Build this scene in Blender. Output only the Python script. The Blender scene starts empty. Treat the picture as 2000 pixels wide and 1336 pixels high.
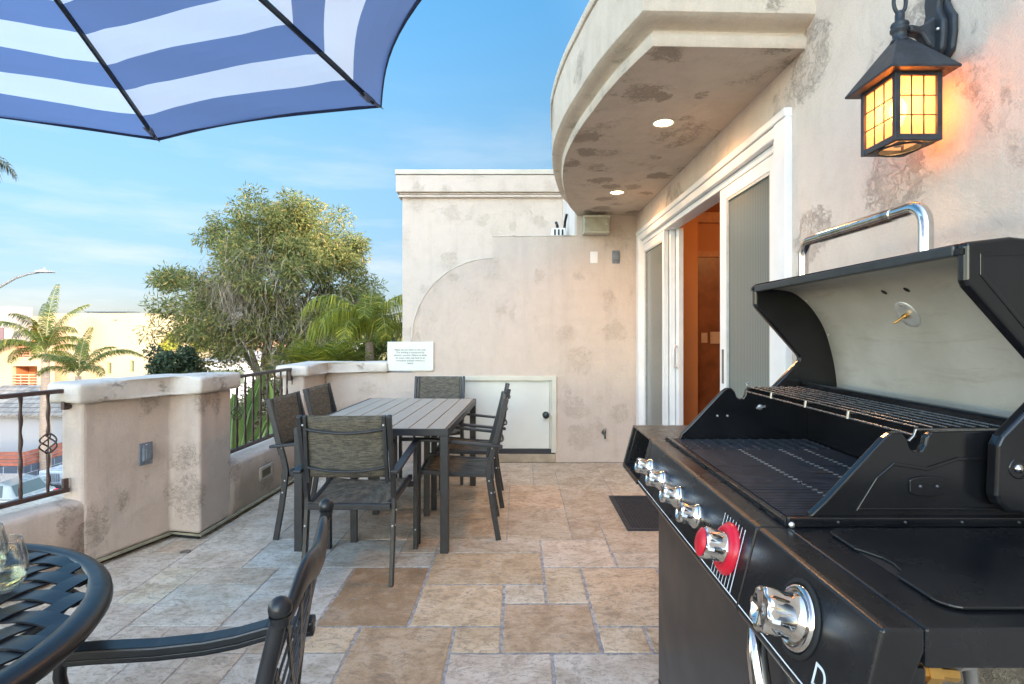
import bpy, bmesh, math, random
import numpy as np
from mathutils import Vector, Matrix, Euler
PI = math.pi
rad = math.radians
sc = bpy.context.scene
col = sc.collection

# ------------------------------------------------------------------ camera, sky, sun, exposure
cam_d = bpy.data.cameras.new('camera')
cam = bpy.data.objects.new('camera', cam_d)
col.objects.link(cam)
cam.location = (0, 0, 1.31)
cam.rotation_euler = (rad(90), 0, 0)
cam_d.sensor_width = 36
cam_d.lens = 36 * 1090 / 2000
cam_d.shift_x = -12 / 2000
cam_d.shift_y = -20 / 2000
cam_d.clip_start = 0.02
cam_d.clip_end = 3000
sc.camera = cam

SUN_EL, SUN_ROT = 15, 135
world = bpy.data.worlds.new('World')
sc.world = world
world.use_nodes = True
wn = world.node_tree
for n in list(wn.nodes): wn.nodes.remove(n)
sky = wn.nodes.new('ShaderNodeTexSky')
sky.sky_type = 'NISHITA'
sky.sun_disc = False
sky.sun_elevation = rad(SUN_EL)
sky.sun_rotation = rad(SUN_ROT)
sky.altitude = 50
sky.air_density = 1.0
sky.dust_density = 0.3
sky.ozone_density = 3.0
bg = wn.nodes.new('ShaderNodeBackground')
bg.inputs['Strength'].default_value = 0.15
wo = wn.nodes.new('ShaderNodeOutputWorld')
# thin high cloud streaks low in the sky
tc = wn.nodes.new('ShaderNodeTexCoord')
mp = wn.nodes.new('ShaderNodeMapping')
mp.inputs['Scale'].default_value = (1.6, 1.6, 9.0)
cn = wn.nodes.new('ShaderNodeTexNoise')
cn.inputs['Scale'].default_value = 2.2
cn.inputs['Detail'].default_value = 6
cn.inputs['Roughness'].default_value = 0.55
cr = wn.nodes.new('ShaderNodeMapRange')
cr.inputs['From Min'].default_value = 0.49
cr.inputs['From Max'].default_value = 0.80
sep = wn.nodes.new('ShaderNodeSeparateXYZ')
hz = wn.nodes.new('ShaderNodeMapRange')
hz.inputs['From Min'].default_value = 0.03
hz.inputs['From Max'].default_value = 0.42
hz.inputs['To Min'].default_value = 1.0
hz.inputs['To Max'].default_value = 0.0
mulc = wn.nodes.new('ShaderNodeMath'); mulc.operation = 'MULTIPLY'
mul2 = wn.nodes.new('ShaderNodeMath'); mul2.operation = 'MULTIPLY'
mul2.inputs[1].default_value = 0.85
mixc = wn.nodes.new('ShaderNodeMixRGB')
mixc.inputs['Color2'].default_value = (1.95, 2.0, 2.05, 1)
L = wn.links.new
L(tc.outputs['Generated'], mp.inputs['Vector']); L(mp.outputs['Vector'], cn.inputs['Vector'])
L(cn.outputs['Fac'], cr.inputs['Value']); L(tc.outputs['Generated'], sep.inputs['Vector'])
L(sep.outputs['Z'], hz.inputs['Value']); L(cr.outputs['Result'], mulc.inputs[0]); L(hz.outputs['Result'], mulc.inputs[1])
L(mulc.outputs[0], mul2.inputs[0]); L(mul2.outputs[0], mixc.inputs['Fac'])
# sky dimmed away from the sun; warm gain added round it fills shaded terrace
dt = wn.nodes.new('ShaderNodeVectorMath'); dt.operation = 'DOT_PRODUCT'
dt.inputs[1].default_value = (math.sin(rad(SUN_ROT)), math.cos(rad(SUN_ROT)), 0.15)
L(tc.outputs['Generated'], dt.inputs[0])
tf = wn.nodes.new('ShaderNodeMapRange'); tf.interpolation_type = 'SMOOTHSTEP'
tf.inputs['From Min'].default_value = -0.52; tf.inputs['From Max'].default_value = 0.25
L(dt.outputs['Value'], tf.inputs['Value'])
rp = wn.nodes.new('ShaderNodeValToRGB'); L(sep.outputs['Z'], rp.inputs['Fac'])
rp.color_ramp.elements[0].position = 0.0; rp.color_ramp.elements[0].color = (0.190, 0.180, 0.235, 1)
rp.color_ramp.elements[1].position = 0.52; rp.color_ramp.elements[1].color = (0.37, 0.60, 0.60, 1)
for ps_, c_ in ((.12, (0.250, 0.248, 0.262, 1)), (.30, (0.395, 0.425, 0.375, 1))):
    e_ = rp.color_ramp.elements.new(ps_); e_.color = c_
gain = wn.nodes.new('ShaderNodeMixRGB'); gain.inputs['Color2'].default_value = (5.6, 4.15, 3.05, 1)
# extra brightening added to the unseen sky off left, lifting the shaded house wall
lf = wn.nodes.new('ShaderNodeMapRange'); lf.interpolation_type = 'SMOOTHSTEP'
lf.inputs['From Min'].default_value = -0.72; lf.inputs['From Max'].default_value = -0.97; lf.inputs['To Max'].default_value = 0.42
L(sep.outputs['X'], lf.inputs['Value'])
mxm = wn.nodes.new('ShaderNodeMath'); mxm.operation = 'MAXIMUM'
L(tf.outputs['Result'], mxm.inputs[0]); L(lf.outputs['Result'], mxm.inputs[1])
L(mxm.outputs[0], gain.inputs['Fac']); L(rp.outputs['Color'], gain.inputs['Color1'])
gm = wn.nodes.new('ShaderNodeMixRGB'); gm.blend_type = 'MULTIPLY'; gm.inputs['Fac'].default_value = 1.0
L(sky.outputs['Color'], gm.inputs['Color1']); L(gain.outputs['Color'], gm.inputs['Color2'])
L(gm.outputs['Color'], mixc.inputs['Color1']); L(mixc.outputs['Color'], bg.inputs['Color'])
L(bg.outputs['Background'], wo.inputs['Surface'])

sun_d = bpy.data.lights.new('sun', 'SUN')
sun_d.energy = 2.1
sun_d.angle = rad(0.5)
sun_d.color = (1.0, 0.82, 0.58)
sun = bpy.data.objects.new('sun', sun_d)
col.objects.link(sun)
sdir = Vector((math.sin(rad(SUN_ROT)) * math.cos(rad(SUN_EL)), math.cos(rad(SUN_ROT)) * math.cos(rad(SUN_EL)), math.sin(rad(SUN_EL))))
sun.rotation_euler = sdir.to_track_quat('Z', 'Y').to_euler()
sun.location = (20, -20, 20)

sc.view_settings.view_transform = 'Standard'
sc.view_settings.look = 'None'
sc.view_settings.gamma = 1
sc.view_settings.exposure = 1.9
sc.cycles.use_denoising = True
sc.cycles.max_bounces = 8
sc.cycles.transparent_max_bounces = 12
sc.cycles.sample_clamp_indirect = 8

# ------------------------------------------------------------------ helpers
def srgb(r, g, b):
    f = lambda c: (c / 255 / 12.92) if c / 255 <= 0.04045 else ((c / 255 + 0.055) / 1.055) ** 2.4
    return (f(r), f(g), f(b))

class MB:
    """collects shapes and links them as one mesh object"""
    def __init__(s):
        s.v = []; s.f = []; s.m = []; s.sm = []
    def add(s, vs, fs, mi=0, smooth=False, M=None):
        b = len(s.v)
        if M is not None: vs = [tuple(M @ Vector(p)) for p in vs]
        s.v += [tuple(p) for p in vs]
        for f in fs:
            s.f.append([b + i for i in f]); s.m.append(mi); s.sm.append(smooth)
        return s
    def box(s, c, d, mi=0, M=None, rz=0):
        x, y, z = d[0] / 2, d[1] / 2, d[2] / 2
        vs = [(-x, -y, -z), (x, -y, -z), (x, y, -z), (-x, y, -z), (-x, -y, z), (x, -y, z), (x, y, z), (-x, y, z)]
        T = Matrix.Translation(Vector(c)) @ Matrix.Rotation(rz, 4, 'Z')
        if M is not None: T = M @ T
        return s.add(vs, [(0, 3, 2, 1), (4, 5, 6, 7), (0, 1, 5, 4), (1, 2, 6, 5), (2, 3, 7, 6), (3, 0, 4, 7)], mi, False, T)
    def box2(s, a, b, mi=0, M=None):
        return s.box([(a[i] + b[i]) / 2 for i in range(3)], [abs(b[i] - a[i]) for i in range(3)], mi, M)
    def prism(s, poly, z0, z1, mi=0, M=None, ax='z'):
        n = len(poly)
        if ax == 'z': mk = lambda p, z: (p[0], p[1], z)
        elif ax == 'y': mk = lambda p, z: (p[0], z, p[1])
        else: mk = lambda p, z: (z, p[0], p[1])
        vs = [mk(p, z0) for p in poly] + [mk(p, z1) for p in poly]
        fs = [list(range(n))[::-1], list(range(n, 2 * n))] + [(i, (i + 1) % n, n + (i + 1) % n, n + i) for i in range(n)]
        return s.add(vs, fs, mi, False, M)
    def tube(s, pts, r, seg=10, mi=0, caps=True, M=None, closed=False):
        pts = [Vector(p) for p in pts]
        n = len(pts)
        rs = r if isinstance(r, (list, tuple)) else [r] * n
        vs = []; fs = []
        up = None
        for i, p in enumerate(pts):
            if closed: t = pts[(i + 1) % n] - pts[i - 1]
            else: t = pts[min(i + 1, n - 1)] - pts[max(i - 1, 0)]
            if t.length < 1e-9: t = Vector((0, 0, 1))
            t.normalize()
            if up is None:
                up = Vector((0, 0, 1)) if abs(t.z) < 0.9 else Vector((1, 0, 0))
            a = t.cross(up)
            if a.length < 1e-6: a = t.cross(Vector((0, 1, 0)))
            a.normalize(); b = a.cross(t).normalized(); up = b
            for k in range(seg):
                q = 2 * PI * k / seg
                vs.append(p + (a * math.cos(q) + b * math.sin(q)) * rs[i])
        m = n if closed else n - 1
        for i in range(m):
            j = (i + 1) % n
            for k in range(seg):
                k2 = (k + 1) % seg
                fs.append((i * seg + k, i * seg + k2, j * seg + k2, j * seg + k))
        s.add(vs, fs, mi, True, M)
        if caps and not closed:
            s.add(vs[:seg], [list(range(seg))], mi, False, M)
            s.add(vs[-seg:], [list(range(seg))[::-1]], mi, False, M)
        return s
    def bar(s, pts, w, h, up=(0, 0, 1), mi=0, M=None, closed=False):
        """rectangular section swept along a path: w across, h along 'up'"""
        pts = [Vector(p) for p in pts]; n = len(pts); up = Vector(up)
        vs = []; fs = []
        for i, p in enumerate(pts):
            if closed: t = pts[(i + 1) % n] - pts[i - 1]
            else: t = pts[min(i + 1, n - 1)] - pts[max(i - 1, 0)]
            t.normalize()
            a = t.cross(up)
            if a.length < 1e-6: a = t.cross(Vector((1, 0, 0)))
            a.normalize(); b = a.cross(t).normalized()
            for sx, sz in ((-1, -1), (1, -1), (1, 1), (-1, 1)):
                vs.append(p + a * sx * w / 2 + b * sz * h / 2)
        m = n if closed else n - 1
        for i in range(m):
            j = (i + 1) % n
            for k in range(4):
                k2 = (k + 1) % 4
                fs.append((i * 4 + k, i * 4 + k2, j * 4 + k2, j * 4 + k))
        if not closed: fs += [(0, 3, 2, 1), tuple((n - 1) * 4 + k for k in range(4))]
        return s.add(vs, fs, mi, False, M)
    def lathe(s, prof, c=(0, 0, 0), axis=(0, 0, 1), seg=24, mi=0, smooth=True, M=None, caps=True):
        """profile of (radius, height)"""
        T = Matrix.Translation(Vector(c)) @ Vector(axis).to_track_quat('Z', 'Y').to_matrix().to_4x4()
        if M is not None: T = M @ T
        vs = []; fs = []
        for r, z in prof:
            for k in range(seg):
                q = 2 * PI * k / seg
                vs.append((r * math.cos(q), r * math.sin(q), z))
        for i in range(len(prof) - 1):
            for k in range(seg):
                k2 = (k + 1) % seg
                fs.append((i * seg + k, i * seg + k2, (i + 1) * seg + k2, (i + 1) * seg + k))
        s.add(vs, fs, mi, smooth, T)
        if caps:
            if prof[0][0] > 1e-5: s.add(vs[:seg], [list(range(seg))[::-1]], mi, False, T)
            if prof[-1][0] > 1e-5: s.add(vs[-seg:], [list(range(seg))], mi, False, T)
        return s
    def ball(s, c, r, mi=0, seg=16, sc_=(1, 1, 1), M=None):
        prof = [(math.sin(PI * i / 10) * r, -math.cos(PI * i / 10) * r) for i in range(11)]
        T = Matrix.Translation(Vector(c)) @ Matrix.Diagonal((*sc_, 1))
        if M is not None: T = M @ T
        return s.lathe([(max(a, 1e-4), b) for a, b in prof], seg=seg, mi=mi, M=T, caps=False)
    def build(s, name, mats, parent=None, bevel=0, seg=2, off=None, label=None, tri=False):
        me = bpy.data.meshes.new(name)
        o = bpy.data.objects.new(name, me)
        col.objects.link(o)
        base = Vector((0, 0, 0))
        if off is not None: base = Vector(off)
        elif parent is not None and parent.get('_w', 0): base = Vector(parent['_base'])
        vs = [(p[0] - base.x, p[1] - base.y, p[2] - base.z) for p in s.v]
        me.from_pydata(vs, [], s.f)
        if not isinstance(mats, (list, tuple)): mats = [mats]
        for m in mats: me.materials.append(m)
        me.polygons.foreach_set('material_index', s.m)
        me.polygons.foreach_set('use_smooth', s.sm)
        me.update()
        if parent is not None:
            o.parent = parent
            if parent.get('_w', 0):
                o['_w'] = 1; o['_base'] = parent['_base']
        if bevel:
            bm = bmesh.new(); bm.from_mesh(me)
            bmesh.ops.remove_doubles(bm, verts=bm.verts, dist=1e-5)
            bmesh.ops.recalc_face_normals(bm, faces=bm.faces)
            bm.to_mesh(me); bm.free()
            md = o.modifiers.new('bevel', 'BEVEL'); md.width = bevel; md.segments = seg
            md.limit_method = 'ANGLE'; md.angle_limit = rad(35); md.harden_normals = False
        if label: o['label'] = label
        return o

def tag(o, label, cat, group=None, kind=None):
    if label: o['label'] = label
    if cat: o['category'] = cat
    if group: o['group'] = group
    if kind: o['kind'] = kind
    return o
def thing(name, label, cat, loc=(0, 0, 0), rz=0, group=None, world=True):
    """Empty at the base of a thing; with world=True its parts are given in world coordinates"""
    o = bpy.data.objects.new(name, None)
    col.objects.link(o)
    o.location = loc; o.rotation_euler = (0, 0, rz)
    o.empty_display_size = 0.1
    if world: o['_w'] = 1; o['_base'] = list(loc)
    return tag(o, label, cat, group)
def copy_tree(o, parent=None):
    c = o.copy(); col.objects.link(c)
    if parent is not None: c.parent = parent
    for ch in [x for x in bpy.data.objects if x.parent == o]:
        copy_tree(ch, c)
    return c
def text_mesh(name, body, size, M, mat, parent=None, spacing=1.0, depth=0.0004, align='CENTER', line=1.0, bold=0.0):
    cu = bpy.data.curves.new(name, 'FONT'); cu.body = body; cu.size = size
    cu.align_x = align; cu.align_y = 'CENTER'; cu.extrude = depth; cu.space_line = line; cu.space_character = spacing; cu.offset = bold
    t = bpy.data.objects.new(name + '_tmp', cu); col.objects.link(t)
    dg = bpy.context.evaluated_depsgraph_get(); dg.update()
    me = bpy.data.meshes.new_from_object(t.evaluated_get(dg))
    bpy.data.objects.remove(t); bpy.data.curves.remove(cu)
    if parent is not None and parent.get('_w', 0):
        M = Matrix.Translation(-Vector(parent['_base'])) @ M
    me.transform(M); me.materials.clear(); me.materials.append(mat)
    o = bpy.data.objects.new(name, me); me.name = name; col.objects.link(o)
    if parent is not None: o.parent = parent
    return o
def offset_poly(poly, d):
    """offset a counter-clockwise plan polygon outward by d"""
    n = len(poly); out = []
    for i in range(n):
        p0 = Vector(poly[i - 1]); p1 = Vector(poly[i]); p2 = Vector(poly[(i + 1) % n])
        a = (p1 - p0).normalized(); b = (p2 - p1).normalized()
        na = Vector((a.y, -a.x)); nb = Vector((b.y, -b.x))
        m = (na + nb); m = m / max(1e-6, m.dot(na)) if m.length > 1e-6 else na
        out.append((p1.x + m.x * d, p1.y + m.y * d))
    return out

# ------------------------------------------------------------------ materials
class NT:
    def __init__(s, name):
        s.mat = bpy.data.materials.new(name); s.mat.use_nodes = True
        s.t = s.mat.node_tree; s.b = s.t.nodes['Principled BSDF']; s.out = s.t.nodes['Material Output']
        s._pos = None
    def n(s, typ, **kw):
        n = s.t.nodes.new(typ)
        for k, v in kw.items(): setattr(n, k, v)
        return n
    def l(s, a, b): s.t.links.new(a, b)
    def pos(s, obj=False, scale=None):
        if obj: o = s.n('ShaderNodeTexCoord').outputs['Object']
        else: o = s.n('ShaderNodeNewGeometry').outputs['Position']
        if scale is not None:
            m = s.n('ShaderNodeMapping'); m.inputs['Scale'].default_value = scale
            s.l(o, m.inputs['Vector']); o = m.outputs['Vector']
        return o
    def noise(s, v, scale, detail=4, rough=0.55, dist=0.0):
        n = s.n('ShaderNodeTexNoise'); n.inputs['Scale'].default_value = scale; n.inputs['Detail'].default_value = detail
        n.inputs['Roughness'].default_value = rough; n.inputs['Distortion'].default_value = dist
        s.l(v, n.inputs['Vector']); return n
    def rng(s, v, a, b, c=0.0, d=1.0):
        n = s.n('ShaderNodeMapRange'); n.inputs['From Min'].default_value = a; n.inputs['From Max'].default_value = b
        n.inputs['To Min'].default_value = c; n.inputs['To Max'].default_value = d
        s.l(v, n.inputs['Value']); return n.outputs['Result']
    def math(s, op, a, b=None):
        n = s.n('ShaderNodeMath', operation=op)
        for i, x in enumerate((a, b)):
            if x is None: continue
            if isinstance(x, (int, float)): n.inputs[i].default_value = x
            else: s.l(x, n.inputs[i])
        return n.outputs[0]
    def mix(s, f, a, b, blend='MIX'):
        n = s.n('ShaderNodeMixRGB', blend_type=blend)
        for k, x in (('Fac', f), ('Color1', a), ('Color2', b)):
            if isinstance(x, (int, float)): n.inputs[k].default_value = x
            elif isinstance(x, tuple): n.inputs[k].default_value = (*x[:3], 1)
            else: s.l(x, n.inputs[k])
        return n.outputs['Color']
    def bump(s, h, strength=0.3, dist=0.01, prev=None):
        n = s.n('ShaderNodeBump'); n.inputs['Strength'].default_value = strength; n.inputs['Distance'].default_value = dist
        s.l(h, n.inputs['Height'])
        if prev is not None: s.l(prev, n.inputs['Normal'])
        return n.outputs['Normal']
    def set(s, **kw):
        for k, v in kw.items():
            k = {'color': 'Base Color', 'rough': 'Roughness', 'metal': 'Metallic', 'spec': 'Specular IOR Level', 'normal': 'Normal', 'coat': 'Coat Weight', 'coat_rough': 'Coat Roughness'}.get(k, k)
            i = s.b.inputs[k]
            if isinstance(v, (int, float)): i.default_value = v
            elif isinstance(v, tuple): i.default_value = (*v[:3], 1)
            else: s.l(v, i)
        return s.mat

def simple(name, c, rough=0.5, metal=0.0, var=0.15, scale=20, bump=0.0, bscale=200, spec=0.5, coat=0.0, obj=False):
    """plain finish with a little mottling and an optional fine bump"""
    m = NT(name); p = m.pos(obj)
    n = m.noise(p, scale, 5)
    dark = tuple(x * (1 - var) for x in c); lite = tuple(min(1, x * (1 + var)) for x in c)
    cc = m.mix(m.rng(n.outputs['Fac'], 0.3, 0.7), dark, lite)
    kw = dict(color=cc, rough=m.rng(n.outputs['Fac'], 0.3, 0.7, rough * 0.85, min(1, rough * 1.15)), metal=metal, spec=spec, coat=coat)
    if bump:
        kw['normal'] = m.bump(m.noise(p, bscale, 3).outputs['Fac'], bump, 0.004)
    return m.set(**kw)

def stucco(name, base, patch, pscale=2.6, lo=0.13, hi=0.27, amount=0.75, stain=0.35, warm=(0.5, 0.42, 0.33), grain=0.5, flat=False, keep=0.25, solid=0.45):
    """trowelled stucco with separate crackled patches where the finish coat has worn"""
    m = NT(name); p = m.pos()
    w = m.noise(p, 4.5, 6, 0.7)
    s = m.n('ShaderNodeSeparateXYZ'); m.l(p, s.inputs[0])
    cb = m.n('ShaderNodeCombineXYZ')
    if flat: m.l(s.outputs[0], cb.inputs[0]); m.l(s.outputs[1], cb.inputs[1])
    else: m.l(m.math('ADD', s.outputs[0], s.outputs[1]), cb.inputs[0]); m.l(s.outputs[2], cb.inputs[1])
    add = m.n('ShaderNodeMixRGB', blend_type='ADD'); add.inputs['Fac'].default_value = 0.30
    m.l(cb.outputs[0], add.inputs['Color1']); m.l(w.outputs['Color'], add.inputs['Color2'])
    vo = m.n('ShaderNodeTexVoronoi', voronoi_dimensions='2D'); vo.inputs['Scale'].default_value = pscale; vo.inputs['Randomness'].default_value = 1.0
    m.l(add.outputs['Color'], vo.inputs['Vector'])
    cs = m.n('ShaderNodeSeparateColor'); m.l(vo.outputs['Color'], cs.inputs[0])
    body = m.rng(m.math('DIVIDE', vo.outputs['Distance'], m.rng(cs.outputs[1], 0, 1, 0.55, 1.35)), lo, hi, 1.0, 0.0)
    body = m.math('MULTIPLY', body, m.rng(cs.outputs[0], keep, keep + 0.55, 0.0, 1.0))
    irr = m.noise(m.pos(scale=(1, 1, 0.8)), 2.6, 5, 0.6, 0.4)
    body = m.math('MAXIMUM', body, m.rng(irr.outputs['Fac'], 0.58, 0.76, 0, 0.6))
    cr = m.noise(m.pos(scale=(1, 1, 1.3)), 24, 9, 0.8, 1.2)
    thr = m.math('ADD', cr.outputs['Fac'], m.math('MULTIPLY', body, 0.26))
    fill = m.math('MULTIPLY', m.rng(body, 0.02, 0.3), m.rng(thr, 0.56, 0.66))
    ln = m.noise(m.pos(scale=(1, 1, 1.2)), 17, 6, 0.7, 0.6)
    line = m.rng(m.math('ABSOLUTE', m.math('SUBTRACT', ln.outputs['Fac'], 0.5)), 0.006, 0.028, 1.0, 0.0)
    mask = m.math('MINIMUM', 1.0, m.math('ADD', m.math('MULTIPLY', fill, solid), m.math('MULTIPLY', m.math('MULTIPLY', line, m.rng(body, 0.02, 0.3)), 0.75)))
    big = m.noise(p, 0.9, 4, 0.55)
    fine = m.noise(p, 150, 4, 0.75)
    mot = m.noise(p, 7.5, 7, 0.7)
    ps = m.pos(scale=(5, 5, 0.6)); wash = m.noise(ps, 1.4, 6, 0.65)
    c1 = m.mix(m.rng(big.outputs['Fac'], 0.35, 0.68, 0, stain), base, warm)
    c1 = m.mix(m.rng(wash.outputs['Fac'], 0.50, 0.75, 0, stain), c1, tuple(x * 0.64 for x in base))
    c1 = m.mix(m.rng(mot.outputs['Fac'], 0.48, 0.72, 0, 0.35), c1, tuple(x * 0.80 for x in warm))
    c1 = m.mix(m.rng(mot.outputs['Fac'], 0.25, 0.42, 0.35, 0), c1, tuple(min(.8, x * 1.18) for x in base))
    c2 = m.mix(m.math('MULTIPLY', mask, amount), c1, patch)
    c3 = m.mix(m.rng(fine.outputs['Fac'], 0.35, 0.75, 0.0, 0.35), c2, tuple(x * 0.62 for x in base))
    h = m.math('ADD', m.math('MULTIPLY', fine.outputs['Fac'], 0.5), m.math('MULTIPLY', mask, -0.8))
    nb = m.bump(h, grain, 0.008)
    nb = m.bump(mot.outputs['Fac'], 0.45, 0.025, nb)
    return m.set(color=c3, rough=0.9, spec=0.25, normal=nb)

M_ = {}
M_['stucco_back'] = stucco('stucco_back', (0.62, 0.525, 0.455), (0.44, 0.36, 0.28), 2.5, .05, .30, 0.50, 0.35, (0.57, 0.485, 0.40))
M_['stucco_left'] = stucco('stucco_left', (0.64, 0.535, 0.470), (0.19, 0.155, 0.12), 2.3, .05, .30, 0.70, 0.55, (0.47, 0.385, 0.31))
M_['stucco_house'] = stucco('stucco_house', (0.76, 0.645, 0.555), (0.48, 0.39, 0.32), 1.9, .05, .27, 0.42, 0.3, (0.67, 0.565, 0.46), 0.8)
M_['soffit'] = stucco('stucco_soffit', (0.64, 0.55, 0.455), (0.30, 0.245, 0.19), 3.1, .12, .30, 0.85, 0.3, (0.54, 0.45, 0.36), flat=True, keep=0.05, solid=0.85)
M_['cap'] = stucco('stucco_cap', (0.70, 0.635, 0.57), (0.32, 0.27, 0.22), 4.0, .02, .22, 0.5, 0.45, (0.54, 0.47, 0.39), 1.0, solid=0.1)
M_['black_gloss'] = simple('black_enamel', (0.007, 0.0075, 0.009), 0.17, 0, 0.3, 9, 0.03, 300)
M_['black_satin'] = simple('black_powder_coat', (0.0095, 0.010, 0.012), 0.27, 0, 0.35, 7, 0.05, 500)
M_['black_matte'] = simple('black_matte', (0.008, 0.008, 0.009), 0.7, 0, 0.3, 30)
M_['iron_grey'] = simple('grate_iron', (0.030, 0.035, 0.046), 0.42, 0.2, 0.3, 40, 0.1, 300)
M_['chrome'] = simple('chrome', (0.66, 0.62, 0.60), 0.09, 1.0, 0.08, 25)
M_['steel'] = simple('galvanised_steel', (0.50, 0.49, 0.46), 0.40, 0.7, 0.14, 7, 0.06, 60)
M_['wire'] = simple('rack_wire', (0.26, 0.25, 0.245), 0.28, 0.9, 0.2, 60)
M_['red'] = simple('red_enamel', (0.62, 0.008, 0.03), 0.3, 0, 0.1, 20)
M_['white_print'] = simple('white_print', (0.75, 0.77, 0.8), 0.5)
M_['brass'] = simple('brass', (0.65, 0.38, 0.12), 0.35, 0.9)
M_['frame_alu'] = simple('charcoal_aluminium', (0.030, 0.032, 0.036), 0.42, 0.1, 0.2, 20, 0.05, 400)
M_['cast_alu'] = simple('cast_aluminium_dark', (0.016, 0.018, 0.023), 0.34, 0.1, 0.2, 25, 0.10, 260)
M_['bolt'] = simple('zinc_bolt', (0.7, 0.7, 0.7), 0.3, 0.8)
M_['dark_bolt'] = simple('dark_bolt', (0.10, 0.10, 0.11), 0.35, 0.8)
M_['white_paint'] = simple('white_vinyl', (0.74, 0.75, 0.75), 0.4, 0, 0.06, 6)
M_['hatch'] = simple('cream_paint', (0.66, 0.67, 0.61), 0.5, 0, 0.05, 3, 0.03, 80)
M_['hatch_trim'] = simple('cream_trim', (0.60, 0.59, 0.50), 0.55, 0, 0.08, 5)
M_['sign'] = simple('sign_board', (0.66, 0.70, 0.66), 0.5, 0, 0.05, 10)
M_['ink'] = simple('sign_ink', (0.10, 0.11, 0.10), 0.6)
M_['rail_iron'] = simple('brown_iron', (0.070, 0.043, 0.037), 0.45, 0.2, 0.35, 30, 0.3, 90)
M_['lamp_iron'] = simple('lantern_iron', (0.030, 0.036, 0.046), 0.48, 0.2, 0.35, 25, 0.25, 120)
M_['grey_plastic'] = simple('grey_outlet', (0.17, 0.20, 0.24), 0.5, 0, 0.2, 30)
M_['zinc_box'] = simple('weathered_box', (0.36, 0.36, 0.28), 0.55, 0.3, 0.2, 15)
M_['flashing'] = simple('weep_screed', (0.36, 0.34, 0.25), 0.5, 0.3, 0.3, 12)
M_['rubber'] = simple('rubber', (0.022, 0.026, 0.034), 0.65, 0, 0.2, 30, 0.1, 200)

# ================================================================== SETTING: ground, terrace floor
random.seed(7)
def ground_mat(name, c1, c2, scale, rough=0.9):
    m = NT(name); p = m.pos()
    a = m.noise(p, scale, 6); b = m.noise(p, 45, 4, 0.7)
    c = m.mix(m.rng(a.outputs['Fac'], 0.35, 0.65), c1, c2)
    c = m.mix(m.rng(b.outputs['Fac'], 0.4, 0.75, 0, 0.4), c, tuple(x * 0.6 for x in c1))
    return m.set(color=c, rough=rough, normal=m.bump(b.outputs['Fac'], 0.3, 0.01))
GZ = -5.2
g = MB().add([(-1500, -600, GZ), (1500, -600, GZ), (1500, 2500, GZ), (-1500, 2500, GZ)], [(0, 1, 2, 3)])
tag(g.build('ground', ground_mat('dry_ground', (0.16, 0.14, 0.11), (0.24, 0.21, 0.17), 0.2)), None, None, kind='structure')
g = MB().add([(-120, 14, GZ + .02), (30, 14, GZ + .02), (30, 23.2, GZ + .02), (-120, 23.2, GZ + .02)], [(0, 1, 2, 3)])
tag(g.build('road', ground_mat('asphalt', (0.050, 0.050, 0.052), (0.075, 0.073, 0.07), 0.6)), None, None, kind='structure')
g = MB().box2((-120, 23.2, GZ), (30, 24.6, GZ + .14))
tag(g.build('pavement', ground_mat('pavement', (0.32, 0.30, 0.27), (0.42, 0.40, 0.36), 1.2), bevel=.02), None, None, kind='structure')

# terrace floor: travertine laid in a mixed pattern on a 0.209 m grid
GX0, GY0, GM, GN = -0.49, 2.483, 0.209, 0.207
known = [  # i, j, w, h, colour
    (-2, 0, 2, 3, srgb(150, 118, 84)), (0, 2, 3, 2, srgb(172, 146, 114)), (0, 0, 2, 2, srgb(190, 163, 131)),
    (2, 1, 1, 1, srgb(196, 176, 158)), (3, 1, 1, 2, srgb(182, 160, 132)), (4, 0, 2, 3, srgb(188, 162, 134)),
    (2, -1, 2, 2, srgb(170, 140, 110)), (-2, -1, 1, 1, srgb(190, 164, 132)), (-1, -3, 2, 3, srgb(174, 145, 114)),
    (1, -1, 1, 1, srgb(190, 165, 135)), (4, -1, 1, 1, srgb(192, 168, 140)), (1, -3, 2, 2, srgb(190, 174, 162)),
    (3, -3, 3, 2, srgb(186, 174, 164)), (-3, -3, 2, 2, srgb(180, 174, 166)), (-3, 3, 2, 2, srgb(168, 164, 158)),
    (-1, 3, 1, 1, srgb(172, 168, 162)), (3, 3, 2, 2, srgb(186, 168, 150)), (0, 4, 3, 1, srgb(176, 160, 142)),
    (-5, 3, 2, 2, srgb(176, 172, 166)), (-4, 0, 2, 3, srgb(178, 172, 166)), (-6, 0, 2, 2, srgb(182, 172, 160)), (5, 3, 2, 1, srgb(182, 168, 152))]
cells = {}
tiles = []
def put(i, j, w, h, c):
    for a in range(i, i + w):
        for b in range(j, j + h): cells[(a, b)] = 1
    tiles.append((i, j, w, h, c))
for t in known: put(*t)
I0, I1, J0, J1 = -16, 8, -19, 15
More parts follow.
